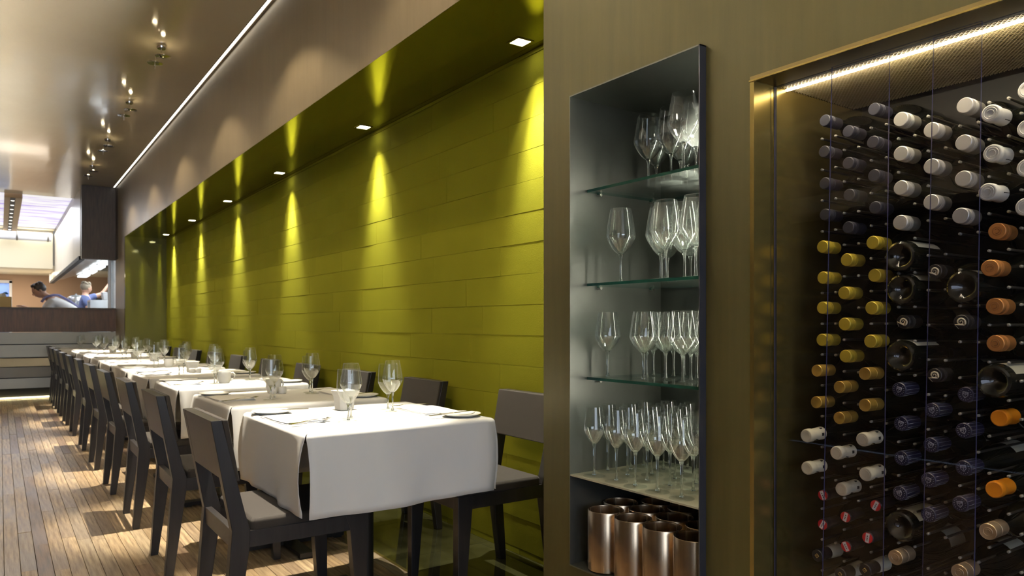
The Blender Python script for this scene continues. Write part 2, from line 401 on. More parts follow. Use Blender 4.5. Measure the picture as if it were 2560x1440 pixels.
# ------------------------------------------------------------------ twin-disc ceiling fixtures
FX = [1.02, 2.80, 4.60, 6.36, 8.12, 9.90, 11.66]
def fixture(i, y):
    nm = ['twin-disc chrome lamp nearest the street', 'twin-disc chrome lamp over the first table', 'twin-disc chrome lamp over the third table'] + [f'twin-disc chrome ceiling lamp, {ORD[k]} nearest of the four in view' for k in range(4)]
    t = thing('ceiling_lamp', nm[i], 'lamp', (1.05, y, ZC), 0, 'twin disc ceiling lamps')
    mb = MB(); mb.lathe([(.0,0),(.032,0),(.034,-.006),(.034,-.03),(.030,-.036),(0,-.036)], 20); mb.build('canister', M_CHROME, t)
    mb = MB(); mb.lathe([(.006,-.036),(.006,-.10)], 10); mb.tube([(0,0,-.098),(-.02,-.01,-.112),(-.046,-.03,-.125),(-.052,-.035,-.165)], .0055, 8); mb.build('stem', M_CHROME, t)
    for k, (c, r) in enumerate((((.012, 0, -.092), .058), ((-.052, -.035, -.168), .056))):
        mb = MB(); mb.lathe([(.004,.004),(r*.5,.007),(r,.004),(r+.002,0),(r,-.004),(r*.6,-.0055),(.012,-.0055),(.004,-.0055)], 28, c=c); d = mb.build('disc', M_CHROME, t)
        mb = MB(); mb.lathe([(0,.014),(.012,.014),(.015,.008),(.012,.0045),(0,.0045)], 14, c=c); mb.build('bulb', M_BULB, d)
    mb = MB(); mb.lathe([(.003,-.174),(.003,-.212),(0,-.215)], 8, c=(-.052,-.035,0)); mb.build('finial', M_CHROME, t)
    spot('table_beam', (-.01, 0, -.225), (-.02, .02, -1), 1250 if i else 140, (1, .91, .74), 16, .75, .02, t)
    spot('wide_beam', (-.01, 0, -.225), (.06, 0, -1), 38, WARM, 60, .4, .02, t)
for i, y in enumerate(FX): fixture(i, y)

# ------------------------------------------------------------------ chairs
def chair_proto():
    t = ob('dining_chair', None); t.empty_display_size = .05
    w = .45; T = .042
    rear = [(0,0),(.034,0),(.088,.385),(.090,.445),(.074,.50),(-.003,.822),(-.038,.822),(.031,.445),(.026,.385)]
    for yy in (0, w-T):
        mb = MB(); mb.prism(rear, 'Y', yy, yy+T); bevel(mb.build('rear_leg', M_CHAIR, t), .002)
        fl = [(.515,0),(.515,.442),(.43,.442),(.448,.385),(.482,0)]
        mb = MB(); mb.prism(fl[::-1], 'Y', yy, yy+T); bevel(mb.build('front_leg', M_CHAIR, t), .002)
        mb = MB(); mb.box((.06, yy+.001, .386), (.47, yy+T-.001, .441)); mb.build('side_rail', M_CHAIR, t)
    mb = MB(); mb.box((.034, T-.002, .385), (.058, w-T+.002, .446)); bevel(mb.build('rear_rail', M_CHAIR, t), .002)
    mb = MB(); mb.box((.484, T-.002, .385), (.512, w-T+.002, .441)); bevel(mb.build('front_rail', M_CHAIR, t), .002)
    mb = MB(); mb.bevel_box((.094, .004, .430), (.512, w-.004, .480), .010); bevel(mb.build('seat', M_PAD, t), .004)
    # back board flush with the posts, upholstered pad in front of it
    def back(z): return -.038 + (.822-z)*(.069/.377)
    def slab(x0, x1, z0, z1, y0, y1):
        b0, b1 = back(z0), back(z1)
        return [(b0+x0,y0,z0),(b0+x1,y0,z0),(b0+x1,y1,z0),(b0+x0,y1,z0),(b1+x0,y0,z1),(b1+x1,y0,z1),(b1+x1,y1,z1),(b1+x0,y1,z1)]
    mb = MB(); mb.hexa(slab(.0005, .034, .625, .8215, T-.001, w-T+.001)); mb.build('back_board', M_CHAIR, t)
    mb = MB(); mb.hexa(slab(.0365, .056, .612, .823, .001, w-.001)); bevel(mb.build('backrest', M_PAD, t), .005, 3)
    return t
CH_L = [2.54, 3.57, 4.545, 5.55, 6.55, 7.65, 8.70, 9.68, 10.70, 11.65, 12.60]
CH_R = CH_L[:10]
proto = chair_proto(); first = True
for i, y in enumerate(CH_L):
    o = proto if first else copy_tree(proto); first = False
    o.location = (.605, y, .001); o.rotation_euler = (0, 0, radians(random.uniform(-1.2, 1.2)) if i else 0)
    tag(o, f'dark wooden aisle-side dining chair, {ORD[i]} in its row from the camera', 'chair', 'aisle chairs')
for i, y in enumerate(CH_R):
    o = copy_tree(proto); o.location = (2.03, y+.455, .001); o.rotation_euler = (0, 0, pi + (radians(random.uniform(-1.2, 1.2)) if i else 0))
    tag(o, f'dark wooden dining chair against the green wall, {ORD[i]} from the niche', 'chair', 'wall-side chairs')

# ------------------------------------------------------------------ tables, cloths
TB = [2.42, 3.40, 4.56, 5.60, 6.66, 7.70, 8.68, 9.64, 10.59, 11.53, 12.60]
TX0, TS, TZ = .842, .768, .77
def table_proto():
    t = ob('dining_table', None); t.empty_display_size = .05
    c = TS/2
    mb = MB(); mb.box((.012, .012, TZ-.034), (TS-.012, TS-.012, TZ-.006)); mb.build('table_top', M_DARKWOOD, t)
    mb = MB(); mb.lathe([(.034, .03), (.034, TZ-.04)], 16, c=(c, c, 0), cap=True); mb.build('column', M_IRON, t)
    mb = MB(); mb.box((c-.15, c-.15, TZ-.042), (c+.15, c+.15, TZ-.0345)); mb.build('top_plate', M_IRON, t)
    for a in (0, 90):
        mb = MB(); M = Matrix.Translation((c, c, 0)) @ Matrix.Rotation(radians(a), 4, 'Z')
        mb.box((-.29, -.035, .010), (.29, .035, .030), 0, M)
        for sx in (-1, 1): mb.box((sx*.26-.02, -.03, 0), (sx*.26+.02, .03, .0105), 0, M)
        mb.build('foot_bar', M_IRON, t)
    return t
def cloth_mesh(seed):
    rnd = random.Random(seed); v = []; f = []
    def grid(pts, nu, nv):
        n = len(v); v.extend(pts)
        for i in range(nu-1):
            for j in range(nv-1):
                a = n+i*nv+j; f.append((a, a+nv, a+nv+1, a+1))
    r = .016; s = TS; K = 14
    tops = [-r + 0.0]
    # top sheet
    pts = []
    for i in range(K):
        for j in range(K):
            u = r + (s-2*r)*i/(K-1); w = r + (s-2*r)*j/(K-1)
            pts.append((u, w, 0))
    grid(pts, K, K)
    # four flaps: rounded fold then a hanging sheet, slit open at the corners
    NU = 29
    for side in range(4):
        ph = [rnd.uniform(0, 6.28) for _ in range(4)]; amp = rnd.uniform(.7, 1.3); hang = .287 + rnd.uniform(-.006, .002)
        flare = rnd.uniform(.004, .014)
        prof = [(0, 0)] + [(r*sin(a), -r*(1-cos(a))) for a in (pi/8, pi/4, 3*pi/8, pi/2)]
        zz = [-.035, -.06, -.09, -.12, -.16, -.20, -.24, -.265, -hang]
        rows = []
        pts = []
        for i in range(NU):
            u = i/(NU-1)
            for d, z in prof + [(None, q) for q in zz]:
                if d is None:
                    k = min(1, (-z-r)/.25)
                    fold = amp*k*(.006*sin(7*u+ph[0]) + .005*sin(15*u+ph[1])*k + .0035*sin(26*u+ph[2])*k)
                    d = r + flare*k + fold
                    e = .010*k*(abs(2*u-1)**6)*(1 if u < .5 else 1)
                    d += .016*k*(1-k)*4*(abs(2*u-1)**10)     # bulge beside the slit
                    inset = (.005 + .010*min(1, k*2.2))*(1 if k > .05 else 0)
                    w = r + (s-2*r)*u
                    edge = max(0, abs(2*u-1)-.9)/.1
                    w += (1 if u < .5 else -1)*inset*edge*.5 + (-(r-.002) if u < .5 else (r-.002))*edge
                    z = z - .004*sin(5*u+ph[3])*k
                else:
                    edge = max(0, abs(2*u-1)-.9)/.1
                    w = r + (s-2*r)*u + (-(r-.003) if u < .5 else (r-.003))*edge*min(1, d/r)
                x, y = -d + r, w            # local: outward is -x
                if side == 0: p = (x, s-w, z)
                elif side == 1: p = (w, x, z)
                elif side == 2: p = (s-x, w, z)
                else: p = (s-w, s-x, z)
                pts.append(p)
        grid(pts, NU, len(prof)+len(zz))
    me = bpy.data.meshes.new('tablecloth'); me.from_pydata(v, [], f); me.materials.append(M_CLOTH)
    me.polygons.foreach_set('use_smooth', [True]*len(f)); me.update(); return me
TXI = [TX0]*10 + [.735]          # the last table stands clear of the bulkhead end
tproto = table_proto(); cloths = [cloth_mesh(k) for k in (3, 11, 19)]
for i, y in enumerate(TB):
    o = tproto if i == 0 else copy_tree(tproto); o.location = (TXI[i], y, 0)
    tag(o, f'square dark pedestal table under white cloth, {ORD[i]} from the camera', 'table', 'row of square tables')
    c = ob('tablecloth', cloths[i % 3], None, (TXI[i], y, TZ))
    sd = c.modifiers.new('thickness', 'SOLIDIFY'); sd.thickness = .0016; sd.offset = -1
    tag(c, f'white tablecloth with slit corners on the {ORD[i]} table from the camera', 'tablecloth', 'white tablecloths')

# ------------------------------------------------------------------ wine glasses
def glass_proto(name, h, foot, stem_h, maxr, maxz, rim, stem_r=.0042):
    t = ob(name, None); t.empty_display_size = .02
    bb = stem_h
    # bowl: outer then inner profile, thin wall
    def prof(off):
        pts = []
        for fr_, fz in ((0,0),(.15,.06),(.33,.17),(.53,.33),(.72,.52),(.87,.71),(.955,.85),(.99,.94),(1,1)):
            pts.append((stem_r*1.5 + (maxr-stem_r*1.5)*fr_ - off, bb + (maxz-bb)*fz))
        for k in range(1, 7):
            u = k/6; pts.append((maxr + (rim-maxr)*(u**1.15) - off, maxz + (h-maxz)*u))
        return pts
    o = prof(0)
    mb = MB(); pr_ = o + [(rim-.0005, h+.0006), (rim-.0014, h)]; mb.lathe(pr_, 22, mis=[1]*8 + [0]*(len(pr_)-9)); mb.build('bowl', [M_GLASS, M_GLASS_B], t)
    mb = MB(); mb.lathe([(.0, .0035), (.0065, .0048), (.0052, .010), (stem_r*.86, .022), (stem_r*.8, bb*.55), (stem_r, bb*.86), (stem_r*1.7, bb*.985), (stem_r*2.3, bb+.004), (0, bb+.0036)], 10)
    mb.build('stem', M_CRYSTAL, t)
    mb = MB(); mb.lathe([(0, .0002), (foot*.7, .0004), (foot-.001, .0003), (foot, .0012), (foot-.001, .0021), (foot*.6, .0027), (foot*.25, .0042), (0, .0050)], 22); mb.build('foot', M_FOOT, t)
    return t
G_WINE = glass_proto('wine_glass', .217, .037, .082, .0435, .140, .0305)
G_WATER = glass_proto('water_glass', .199, .037, .066, .0440, .122, .0405)
G_LARGE = glass_proto('wine_glass', .236, .040, .090, .0480, .150, .0335)
G_MED = glass_proto('wine_glass', .212, .037, .084, .0438, .136, .0320)
G_SLIM = glass_proto('wine_glass', .222, .036, .104, .0350, .154, .0258, .0039)
used = set()
def put(proto, loc, label, cat, group, rz=0):
    if id(proto) in used: o = copy_tree(proto)
    else: o = proto; used.add(id(proto))
    o.location = loc; o.rotation_euler = (0, 0, rz); tag(o, label, cat, group); return o

# ---- cutlery, plates, napkins
def fork_proto():
    t = ob('fork', None)
    mb = MB(); R = []
    for x, w, z in ((-.095,.0085,.0024),(-.09,.0095,.0026),(-.05,.006,.0042),(.0,.0036,.0075),(.035,.0034,.0072),(.05,.006,.005),(.062,.0115,.0036),(.072,.0125,.004)):
        R.append([(x,-w,z-.0009),(x,w,z-.0009),(x,w,z+.0009),(x,-w,z+.0009)])
    mb.loft(R, 0, True, False); mb.build('handle', M_SILVER, t)
    mb = MB()
    for k in range(4):
        yy = -.0105 + k*.007
        mb.tube([(.070,yy,.004),(.085,yy,.0062),(.10,yy,.010)], [.0015,.0014,.0007], 6)
    mb.build('tines', M_SILVER, t); return t
def knife_proto():
    t = ob('table_knife', None)
    mb = MB(); R = []
    for x, w in ((-.105,.004),(-.10,.006),(-.05,.0055),(.0,.0048),(.01,.004)):
        R.append([(x,-w,.0),(x,w,0),(x,w,.0045),(x,-w,.0045)])
    mb.loft(R, 0, True, False); mb.build('handle', M_SILVER, t)
    mb = MB(); R = []
    for x, a, b in ((.008,-.004,.004),(.03,-.008,.0045),(.08,-.009,.0045),(.11,-.004,.0042),(.122,.003,.004)):
        R.append([(x,a,.0017),(x,b,.0012),(x,b,.0030),(x,a,.0020)])
    mb.loft(R, 0, True, False); mb.build('blade', M_SILVER, t); return t
def plate_proto():
    t = ob('bread_plate', None); mb = MB()
    mb.lathe([(0,.003),(.045,.003),(.050,.001),(.056,.0015),(.078,.0105),(.081,.0125),(.079,.0135),(.058,.0065),(.048,.0052),(0,.0050)], 40)
    mb.build('dish', M_CERAMIC, t); return t
def napkin_proto():
    t = ob('folded_napkin', None); mb = MB(); nx, ny = 8, 12; top = []
    rnd = random.Random(5)
    for L_ in range(2):
        hx, hy = (.088, .14) if L_ == 0 else (.084, .134)
        zb = .0008 + L_*.0042
        rows = []
        for i in range(nx+1):
            row = []
            for j in range(ny+1):
                u = i/nx*2-1; w = j/ny*2-1
                e = max(abs(u)**6, abs(w)**8)
                row.append((u*hx*(1+.03*sin(w*3+L_)), w*hy*(1+.015*sin(u*4)), zb + .0038*(1-.75*e) + .0016*sin(u*5+w*3+L_*2) * (1-e)))
            rows.append(row)
        n = len(mb.v)
        for r in rows: mb.v += r
        for r in rows: mb.v += [(p[0], p[1], zb-.0006) for p in r]
        k = ny+1; off = (nx+1)*k
        for i in range(nx):
            for j in range(ny):
                a = n+i*k+j; mb.f.append((a, a+k, a+k+1, a+1)); mb.m.append(0); mb.sm.append(True)
                b = a+off; mb.f.append((b, b+1, b+k+1, b+k)); mb.m.append(0); mb.sm.append(False)
        for i in range(nx):
            for j in (0, ny):
                a = n+i*k+j; q = (a, a+k, a+k+off, a+off); mb.f.append(q if j else q[::-1]); mb.m.append(0); mb.sm.append(False)
        for j in range(ny):
            for i in (0, nx):
                a = n+i*k+j; q = (a, a+1, a+1+off, a+off); mb.f.append(q if not i else q[::-1]); mb.m.append(0); mb.sm.append(False)
    mb.build('linen_fold', M_NAPKIN, t); return t
FORK, KNIFE, PLATE, NAPKIN = fork_proto(), knife_proto(), plate_proto(), napkin_proto()
def on_table(i, side, dx, dy):
    # offsets given for the wall side; the aisle side is the same setting turned half round
    cx_, cy_ = TXI[i]+TS/2, TB[i]+TS/2
    s_ = 1 if side == 'wall' else -1
    return cx_+s_*dx, cy_+s_*dy
for i in range(len(TB)):
    for side in ('aisle', 'wall'):
        far = f'on the {side} side of the {ORD[i]} table from the camera'
        rz = 0 if side == 'wall' else pi
        j = lambda a=.008: random.uniform(-a, a) if i else 0
        jj = 0 if i < 2 else .012
        x, y = on_table(i, side, .145 if side == 'wall' else .092, .045 if side == 'wall' else .075)
        put(G_WINE, (x+random.uniform(-jj, jj), y+random.uniform(-jj, jj), TZ+.001), f'tall tapering wine glass {far}', 'glass', 'wine glasses on the tables')
        x, y = on_table(i, side, .162 if side == 'wall' else .133, .125 if side == 'wall' else .147)
        put(G_WATER, (x+random.uniform(-jj, jj), y+random.uniform(-jj, jj), TZ+.001), f'shorter wide-rimmed water glass {far}', 'glass', 'water glasses on the tables')
        x, y = on_table(i, side, .285, -.025); a = random.uniform(-.06, .06)
        put(NAPKIN, (x, y, TZ+.0012), f'folded white napkin {far}', 'napkin', 'folded napkins', rz+a)
        x, y = on_table(i, side, .30, -.262)
        put(PLATE, (x, y, TZ+.001), f'small white bread plate {far}', 'plate', 'bread plates')
        x, y = on_table(i, side, .255, -.262 if side == 'wall' else -.24)
        k = put(KNIFE, (x, y, TZ+.0145), f'knife across the bread plate {far}', 'knife', 'knives on bread plates', rz+random.uniform(-.1, .1))
        k.rotation_euler = (0, radians(-2), rz+.06)
        x, y = on_table(i, side, .28, .145)
        put(FORK, (x, y, TZ+.0085), f'steel fork beside the napkin {far}', 'fork', 'forks beside napkins', rz+pi+(.38 if side == 'aisle' else .05))

# ---- middle-of-table ceramics
def vessel(i, dx, dy):
    t = thing('sugar_caddy', f'square white flared ceramic caddy in the middle of the {ORD[i]} table', 'caddy', (TX0+TS/2+dx, TB[i]+TS/2+dy, TZ+.001), radians(8))
    mb = MB(); rings = []
    for r, z in ((.030,0),(.033,.002),(.0345,.03),(.038,.06),(.046,.084),(.0445,.0845),(.035,.058),(.031,.03),(.029,.006)):
        rings.append([(a*r, b*r, z) for a, b in ((-1,-.72),(-.72,-1),(.72,-1),(1,-.72),(1,.72),(.72,1),(-.72,1),(-1,.72))])
    mb.loft(rings, 0, True, False); mb.build('bowl', M_CERAMIC, t)
    mb = MB()
    for k in range(7): mb.box((-.026+k*.007, -.02, .012), (-.021+k*.007, .02, .072+.004*(k % 2)))
    mb.build('sugar_packets', M_NAPKIN, t)
def shaker(x, y, label, zz=0):
    t = thing('salt_shaker', label, 'shaker', (x, y, TZ+.001+zz), 0, 'white salt and pepper pots')
    mb = MB(); mb.lathe([(0,0),(.020,0),(.0215,.003),(.0215,.032),(.019,.036),(0,.037)], 22); mb.build('pot', M_CERAMIC, t)
    mb = MB()
    for k in range(4): mb.lathe([(.0012,.0372),(0,.0374)], 6, c=(.007*cos(k*1.57), .007*sin(k*1.57), 0))
    mb.build('pour_holes', M_BLACK, t)
def cup(i, dx, dy, rz):
    t = thing('coffee_cup', f'white handled ceramic cup in the middle of the {ORD[i]} table', 'cup', (TX0+TS/2+dx, TB[i]+TS/2+dy, TZ+.001), rz)
    mb = MB(); mb.lathe([(0,.002),(.028,.0),(.033,.004),(.040,.03),(.0415,.072),(.0395,.0725),(.037,.03),(.028,.008),(0,.007)], 28); mb.build('body', M_CERAMIC, t)
    mb = MB(); mb.tube([(.039,0,.062),(.052,0,.066),(.062,0,.055),(.063,0,.038),(.054,0,.022),(.037,0,.016)], .0042, 8); mb.build('handle', M_CERAMIC, t)
vessel(0, .0, .222)
for k, (dx, dy) in enumerate(((-.028, .165), (.020, .158))):
    shaker(TX0+TS/2+dx, TB[1]+TS/2+dy, ['left of two small white pots on the second table', 'right of two small white pots on the second table'][k])
cup(1, .0, .245, radians(20)); cup(2, -.06, -.09, radians(-5)); cup(4, -.02, -.1, radians(-20))
for k, dx in enumerate((-.02, .026)): shaker(TX0+TS/2+dx, TB[3]+TS/2+.02, ['left of two small white pots on the fourth table', 'right of two small white pots on the fourth table'][k])
vessel(3, .0, .12); vessel(5, .05, .05); cup(6, 0, 0, .5); vessel(8, 0, .05)

# ------------------------------------------------------------------ glass niche
XN = 1.516; XNB = 1.935
nic = thing('display_niche', 'steel-lined wall niche holding shelves of wine glasses', 'niche', (XN, NY0, NZ0))
def npart(name, a, b, m, bv=0):
    mb = MB(); mb.box((a[0]-XN, a[1]-NY0, a[2]-NZ0), (b[0]-XN, b[1]-NY0, b[2]-NZ0)); o = mb.build(name, m, nic)
    return o
npart('far_side_panel', (XN, NY1-.003, NZ0), (XNB, NY1, NZ1), M_STEEL)
npart('near_side_panel', (XN, NY0, NZ0), (XNB, NY0+.004, NZ1), [M_STEEL_EDGE])
npart('near_side_lining', (XN+.002, NY0+.004, NZ0+.004), (XNB, NY0+.006, NZ1-.004), M_STEEL)
npart('top_panel', (XN, NY0, NZ1-.004), (XNB, NY1, NZ1), M_STEEL)
npart('bottom_panel', (XN, NY0, NZ0), (XNB, NY1, NZ0+.004), M_STEEL)
npart('back_panel', (XNB, NY0, NZ0), (XNB+.003, NY1, NZ1), M_STEEL)
ZM = .655
sh = npart('metal_shelf', (XN+.001, NY0+.006, ZM-.005), (XNB, NY1-.003, ZM), mat('pale_brushed_shelf', (.46, .44, .33), .42, .35))
SHZ = [1.585, 1.276, .968]; XS = 1.588
for k, z in enumerate(SHZ):
    t = thing('glass_shelf', f'{["top","middle","lowest"][k]} green-edged glass shelf inside the niche', 'shelf', (XS, NY0+.008, z-.009), 0, 'glass shelves of the niche')
    mb = MB(); a, b, cc = XNB-XS-.002, NY1-.004-NY0-.008, .009
    mb.box((0,0,0), (a,b,cc)); mb.m = [0,0,1,1,1,1]
    mb.build('pane', [M_SHELF, M_GEDGE], t)
    for xx in (.045, .29):
        for yy, s_ in ((b-.001, 1), (.001, -1)):
            mb = MB(); mb.lathe([(0,-.018),(.005,-.018),(.0055,-.004),(.0055,.0006)], 10, axis='Y', c=(0,0,0)); mb2 = mb
            mb2.v = [(p[0]+xx, yy + (p[1] if s_ > 0 else -p[1]) - .0*s_, p[2]-.0056) for p in mb2.v]
            mb2.build('shelf_pin', M_CHROME, t)
# niche lamp: a slim vertical LED behind the near jamb
nl = thing('niche_light', 'slim vertical light hidden behind the near jamb of the niche', 'light', (1.85, NY0+.0075, 1.0))
mb = MB(); mb.box((-.008, -.001, -.30), (.008, .003, .86)); mb.build('diffuser', emitter('niche_led', (1,.97,.88), 14), nl)
mb = MB(); mb.box((-.012, -.0014, -.302), (-.0085, .005, .862)); mb.box((.0085, -.0014, -.302), (.012, .005, .862)); mb.build('housing', M_STEEL_EDGE, nl)
area('niche_glow', (1.85, NY0+.014, 1.28), (radians(90), 0, radians(12)), .03, .9, 2.2, (1, .95, .80), None, radians(140))
np_ = thing('niche_puck_light', 'small round lamp in the niche ceiling near the hidden jamb', 'light', (1.74, 1.43, NZ1-.004))
mb = MB(); mb.lathe([(0,-.006),(.022,-.006),(.024,-.003),(.024,0)], 20); mb.build('lens', M_LENS, np_)
mb = MB(); mb.lathe([(.024,0),(.024,-.007),(.030,-.008),(.032,-.004),(.032,0)], 20); mb.build('trim', M_CHROME, np_)
spot('niche_down', (0, 0, -.012), (.05, .0, -1), 80, (1, .95, .80), 44, .7, .022, np_)
def shelf_glasses(proto, z, rows, label, group, jx=.006):
    for r, (x, ys) in enumerate(rows):
        for c, y in enumerate(ys):
            if not (NY0+.05 < y < NY1-.035): continue
            put(proto, (x+random.uniform(-jx, jx), y+random.uniform(-jx, jx), z+.0008),
                f'{label}, {ORD[r]} row back, {ORD[c]} from the left', 'glass', group, random.uniform(0, 6))
def line(y, n, dy=.092): return [y-k*dy for k in range(n)]
shelf_glasses(G_LARGE, SHZ[0], [(1.655, line(1.475, 2, .105)), (1.73, line(1.70, 4, .103)), (1.82, line(1.745, 4, .103)), (1.885, line(1.68, 3, .103))], 'large clear wine glass on the top glass shelf', 'wine glasses on the top niche shelf')
shelf_glasses(G_LARGE, SHZ[1], [(1.645, line(1.735, 1)+line(1.535, 2, .104)), (1.715, line(1.635, 3, .102)), (1.795, line(1.70, 4, .102)), (1.880, line(1.755, 5, .102))], 'large clear wine glass on the middle glass shelf', 'wine glasses on the middle niche shelf')
shelf_glasses(G_MED, SHZ[2], [(1.632, line(1.785, 1)+line(1.625, 1)+line(1.46, 2, .094)), (1.715, line(1.695, 4, .095)), (1.80, line(1.74, 5, .095)), (1.885, line(1.785, 5, .095))], 'clear wine glass on the lowest glass shelf', 'wine glasses on the lowest glass shelf')
shelf_glasses(G_SLIM, ZM, [(1.557, line(1.765, 5, .0915)), (1.640, line(1.80, 5, .0915)), (1.722, line(1.765, 5, .0915)), (1.805, line(1.80, 5, .0915)), (1.888, line(1.765, 5, .0915))], 'slim clear wine glass on the metal shelf', 'slim wine glasses on the metal shelf', .005)
# ---- metal wine coolers
cool = ob('wine_cooler', None); mb = MB(); r = .0575; hc = .190
mb.lathe([(0,0),(r-.004,0),(r,.004),(r,hc-.002),(r-.001,hc),(r-.0035,hc-.0005),(r-.004,hc-.004),(r-.004,.006),(0,.006)], 48); mb.build('shell', M_COOLER, cool)
for r_, (x, ys, nm) in enumerate(((1.578, (1.737, 1.615, 1.495, 1.375), 'front'), (1.688, (1.785, 1.667, 1.548, 1.43), 'second'), (1.795, (1.72, 1.60), 'third'))):
    for c_, y in enumerate(ys):
        put(cool, (x, y, NZ0+.005), f'copper-toned steel wine cooler, {nm} row, {ORD[c_]} from the left', 'cooler', 'steel wine coolers in the niche')

# ------------------------------------------------------------------ wine cabinet
cab = thing('wine_cabinet', 'recessed brass-framed wine cabinet behind sliding clear panes', 'cabinet', (XB, CY1, 0))
def cpart(name, a, b, m):
    mb = MB(); mb.box((a[0]-XB, a[1]-CY1, a[2]), (b[0]-XB, b[1]-CY1, b[2])); return mb.build(name, m, cab)
XCB = 2.03
cpart('jamb', (XB-.002, CY1, CZ0), (1.622, CY1+.012, CZ1), M_BRASS)
cpart('side_panel', (1.626, CY1, CZ0), (XCB, CY1+.012, CZ1+.03), M_BRASS)
cpart('jamb_channel', (1.6205, CY1-.003, CZ0), (1.6265, CY1+.006, CZ1), M_BLACK)
cpart('lintel', (XB-.002, CY0, CZ1), (1.622, CY1+.012, CZ1+.012), M_BRONZE)
cpart('lintel_edge', (XB-.004, CY0, CZ1-.001), (XB+.0005, CY1+.014, CZ1+.003), M_BRASS)
cpart('pane_track', (1.6225, CY0, CZ1+.001), (1.640, CY1, CZ1+.02), M_BLACK)
cpart('back_panel', (XCB, CY0, CZ0), (XCB+.012, CY1, CZ1+.03), mat('black_rack_board', (.006, .006, .007), .5))
cpart('base', (XB, CY0, CZ0-.03), (XCB, CY1+.012, CZ0), M_BRONZE)
cpart('near_side_panel', (XB, CY0-.012, CZ0), (XCB, CY0, CZ1+.03), M_BRASS)
cpart('void_lid', (XB+.03, CY0, CZ1+.09), (XCB, CY1+.012, CZ1+.10), M_BRONZE)
# expanded-metal ceiling of the cabinet
mesh = MB(); X0, X1, Yn, Yf = 1.642, 1.985, -.05, CY1-.002; zM = CZ1+.0015
def clipbar(p, q):
    (x0, y0), (x1, y1) = p, q; t0, t1 = 0., 1.; dx, dy = x1-x0, y1-y0
    for pp, qq in ((-dx, x0-X0), (dx, X1-x0), (-dy, y0-Yn), (dy, Yf-y0)):
        if abs(pp) < 1e-9:
            if qq < 0: return None
        else:
            rr = qq/pp
            if pp < 0: t0 = max(t0, rr)
            else: t1 = min(t1, rr)
    return None if t0 >= t1 else ((x0+t0*dx, y0+t0*dy), (x0+t1*dx, y0+t1*dy))
for sgn in (1, -1):
    k = -4.
    while k < 4:
        seg = clipbar((0, k), (4, k+sgn*4*.8))
        k += .0100
        if not seg: continue
        (a0, b0), (a1, b1) = seg; d = Vector((a1-a0, b1-b0)); l = d.length
        if l < .004: continue
        n_ = Vector((-d.y, d.x))/l*.0010
        z0, z1 = (zM, zM+.0015) if sgn > 0 else (zM+.0008, zM+.0022)
        mesh.hexa([(a0-n_.x-XB,b0-n_.y-CY1,z0),(a1-n_.x-XB,b1-n_.y-CY1,z0),(a1+n_.x-XB,b1+n_.y-CY1,z0),(a0+n_.x-XB,b0+n_.y-CY1,z0),
                   (a0-n_.x-XB,b0-n_.y-CY1,z1),(a1-n_.x-XB,b1-n_.y-CY1,z1),(a1+n_.x-XB,b1+n_.y-CY1,z1),(a0+n_.x-XB,b0+n_.y-CY1,z1)])
M_MESH = mat('bronze_expanded_metal', (.62, .52, .32), .4, .5)
mo = mesh.build('mesh_ceiling', M_MESH, cab); mo['kind'] = 'stuff'
# LED strip along the front of the mesh
led = cpart('led_strip', (1.664, CY0, CZ1-.004), (1.672, CY1-.002, CZ1+.0005), M_LED)
area('cabinet_glow', (1.668, .47, CZ1-.006), (0, radians(-8), 0), .012, 1.3, 3, (1, .88, .62), None, radians(125))
area('cabinet_mesh_glow', (1.668, .47, CZ1-.009), (0, radians(-127), 0), .010, 1.3, 2.2, (1, .88, .60), None)
# sliding panes: alternate tracks, overlapping
M_A2 = mat('dark_violet_acrylic_edge', (.045, .042, .10), .3, spec=.3)  # darker violet for the pane edges
for k, (ya, yb, xx) in enumerate(((1.143, .853, 1.612), (.985, .662, 1.600), (.762, .40, 1.612), (.50, .14, 1.600), (.24, -.22, 1.612))):
    t = thing('sliding_pane', ['clear acrylic pane beside the brass jamb, first of the sliding panes', 'clear acrylic pane overlapping the first, second from the jamb', 'clear acrylic pane third from the brass jamb', 'clear acrylic pane fourth from the brass jamb', 'clear acrylic pane farthest from the brass jamb'][k], 'pane', (xx, 0, CZ0+.005), 0, 'sliding panes of the wine cabinet')
    h_ = CZ1-CZ0-.008; lean = .028 if k else 0; l2 = .018
    A, B = ya, yb
    P8 = [(0,B+l2,0),(.004,B+l2,0),(.004,A+lean,0),(0,A+lean,0),(0,B-l2*.2,h_),(.004,B-l2*.2,h_),(.004,A-lean*.2,h_),(0,A-lean*.2,h_)]
    mb = MB(); mb.hexa(P8); mb.m = [1,1,1,0,1,0]; mb.build('sheet', [M_PANE, M_A2], t)

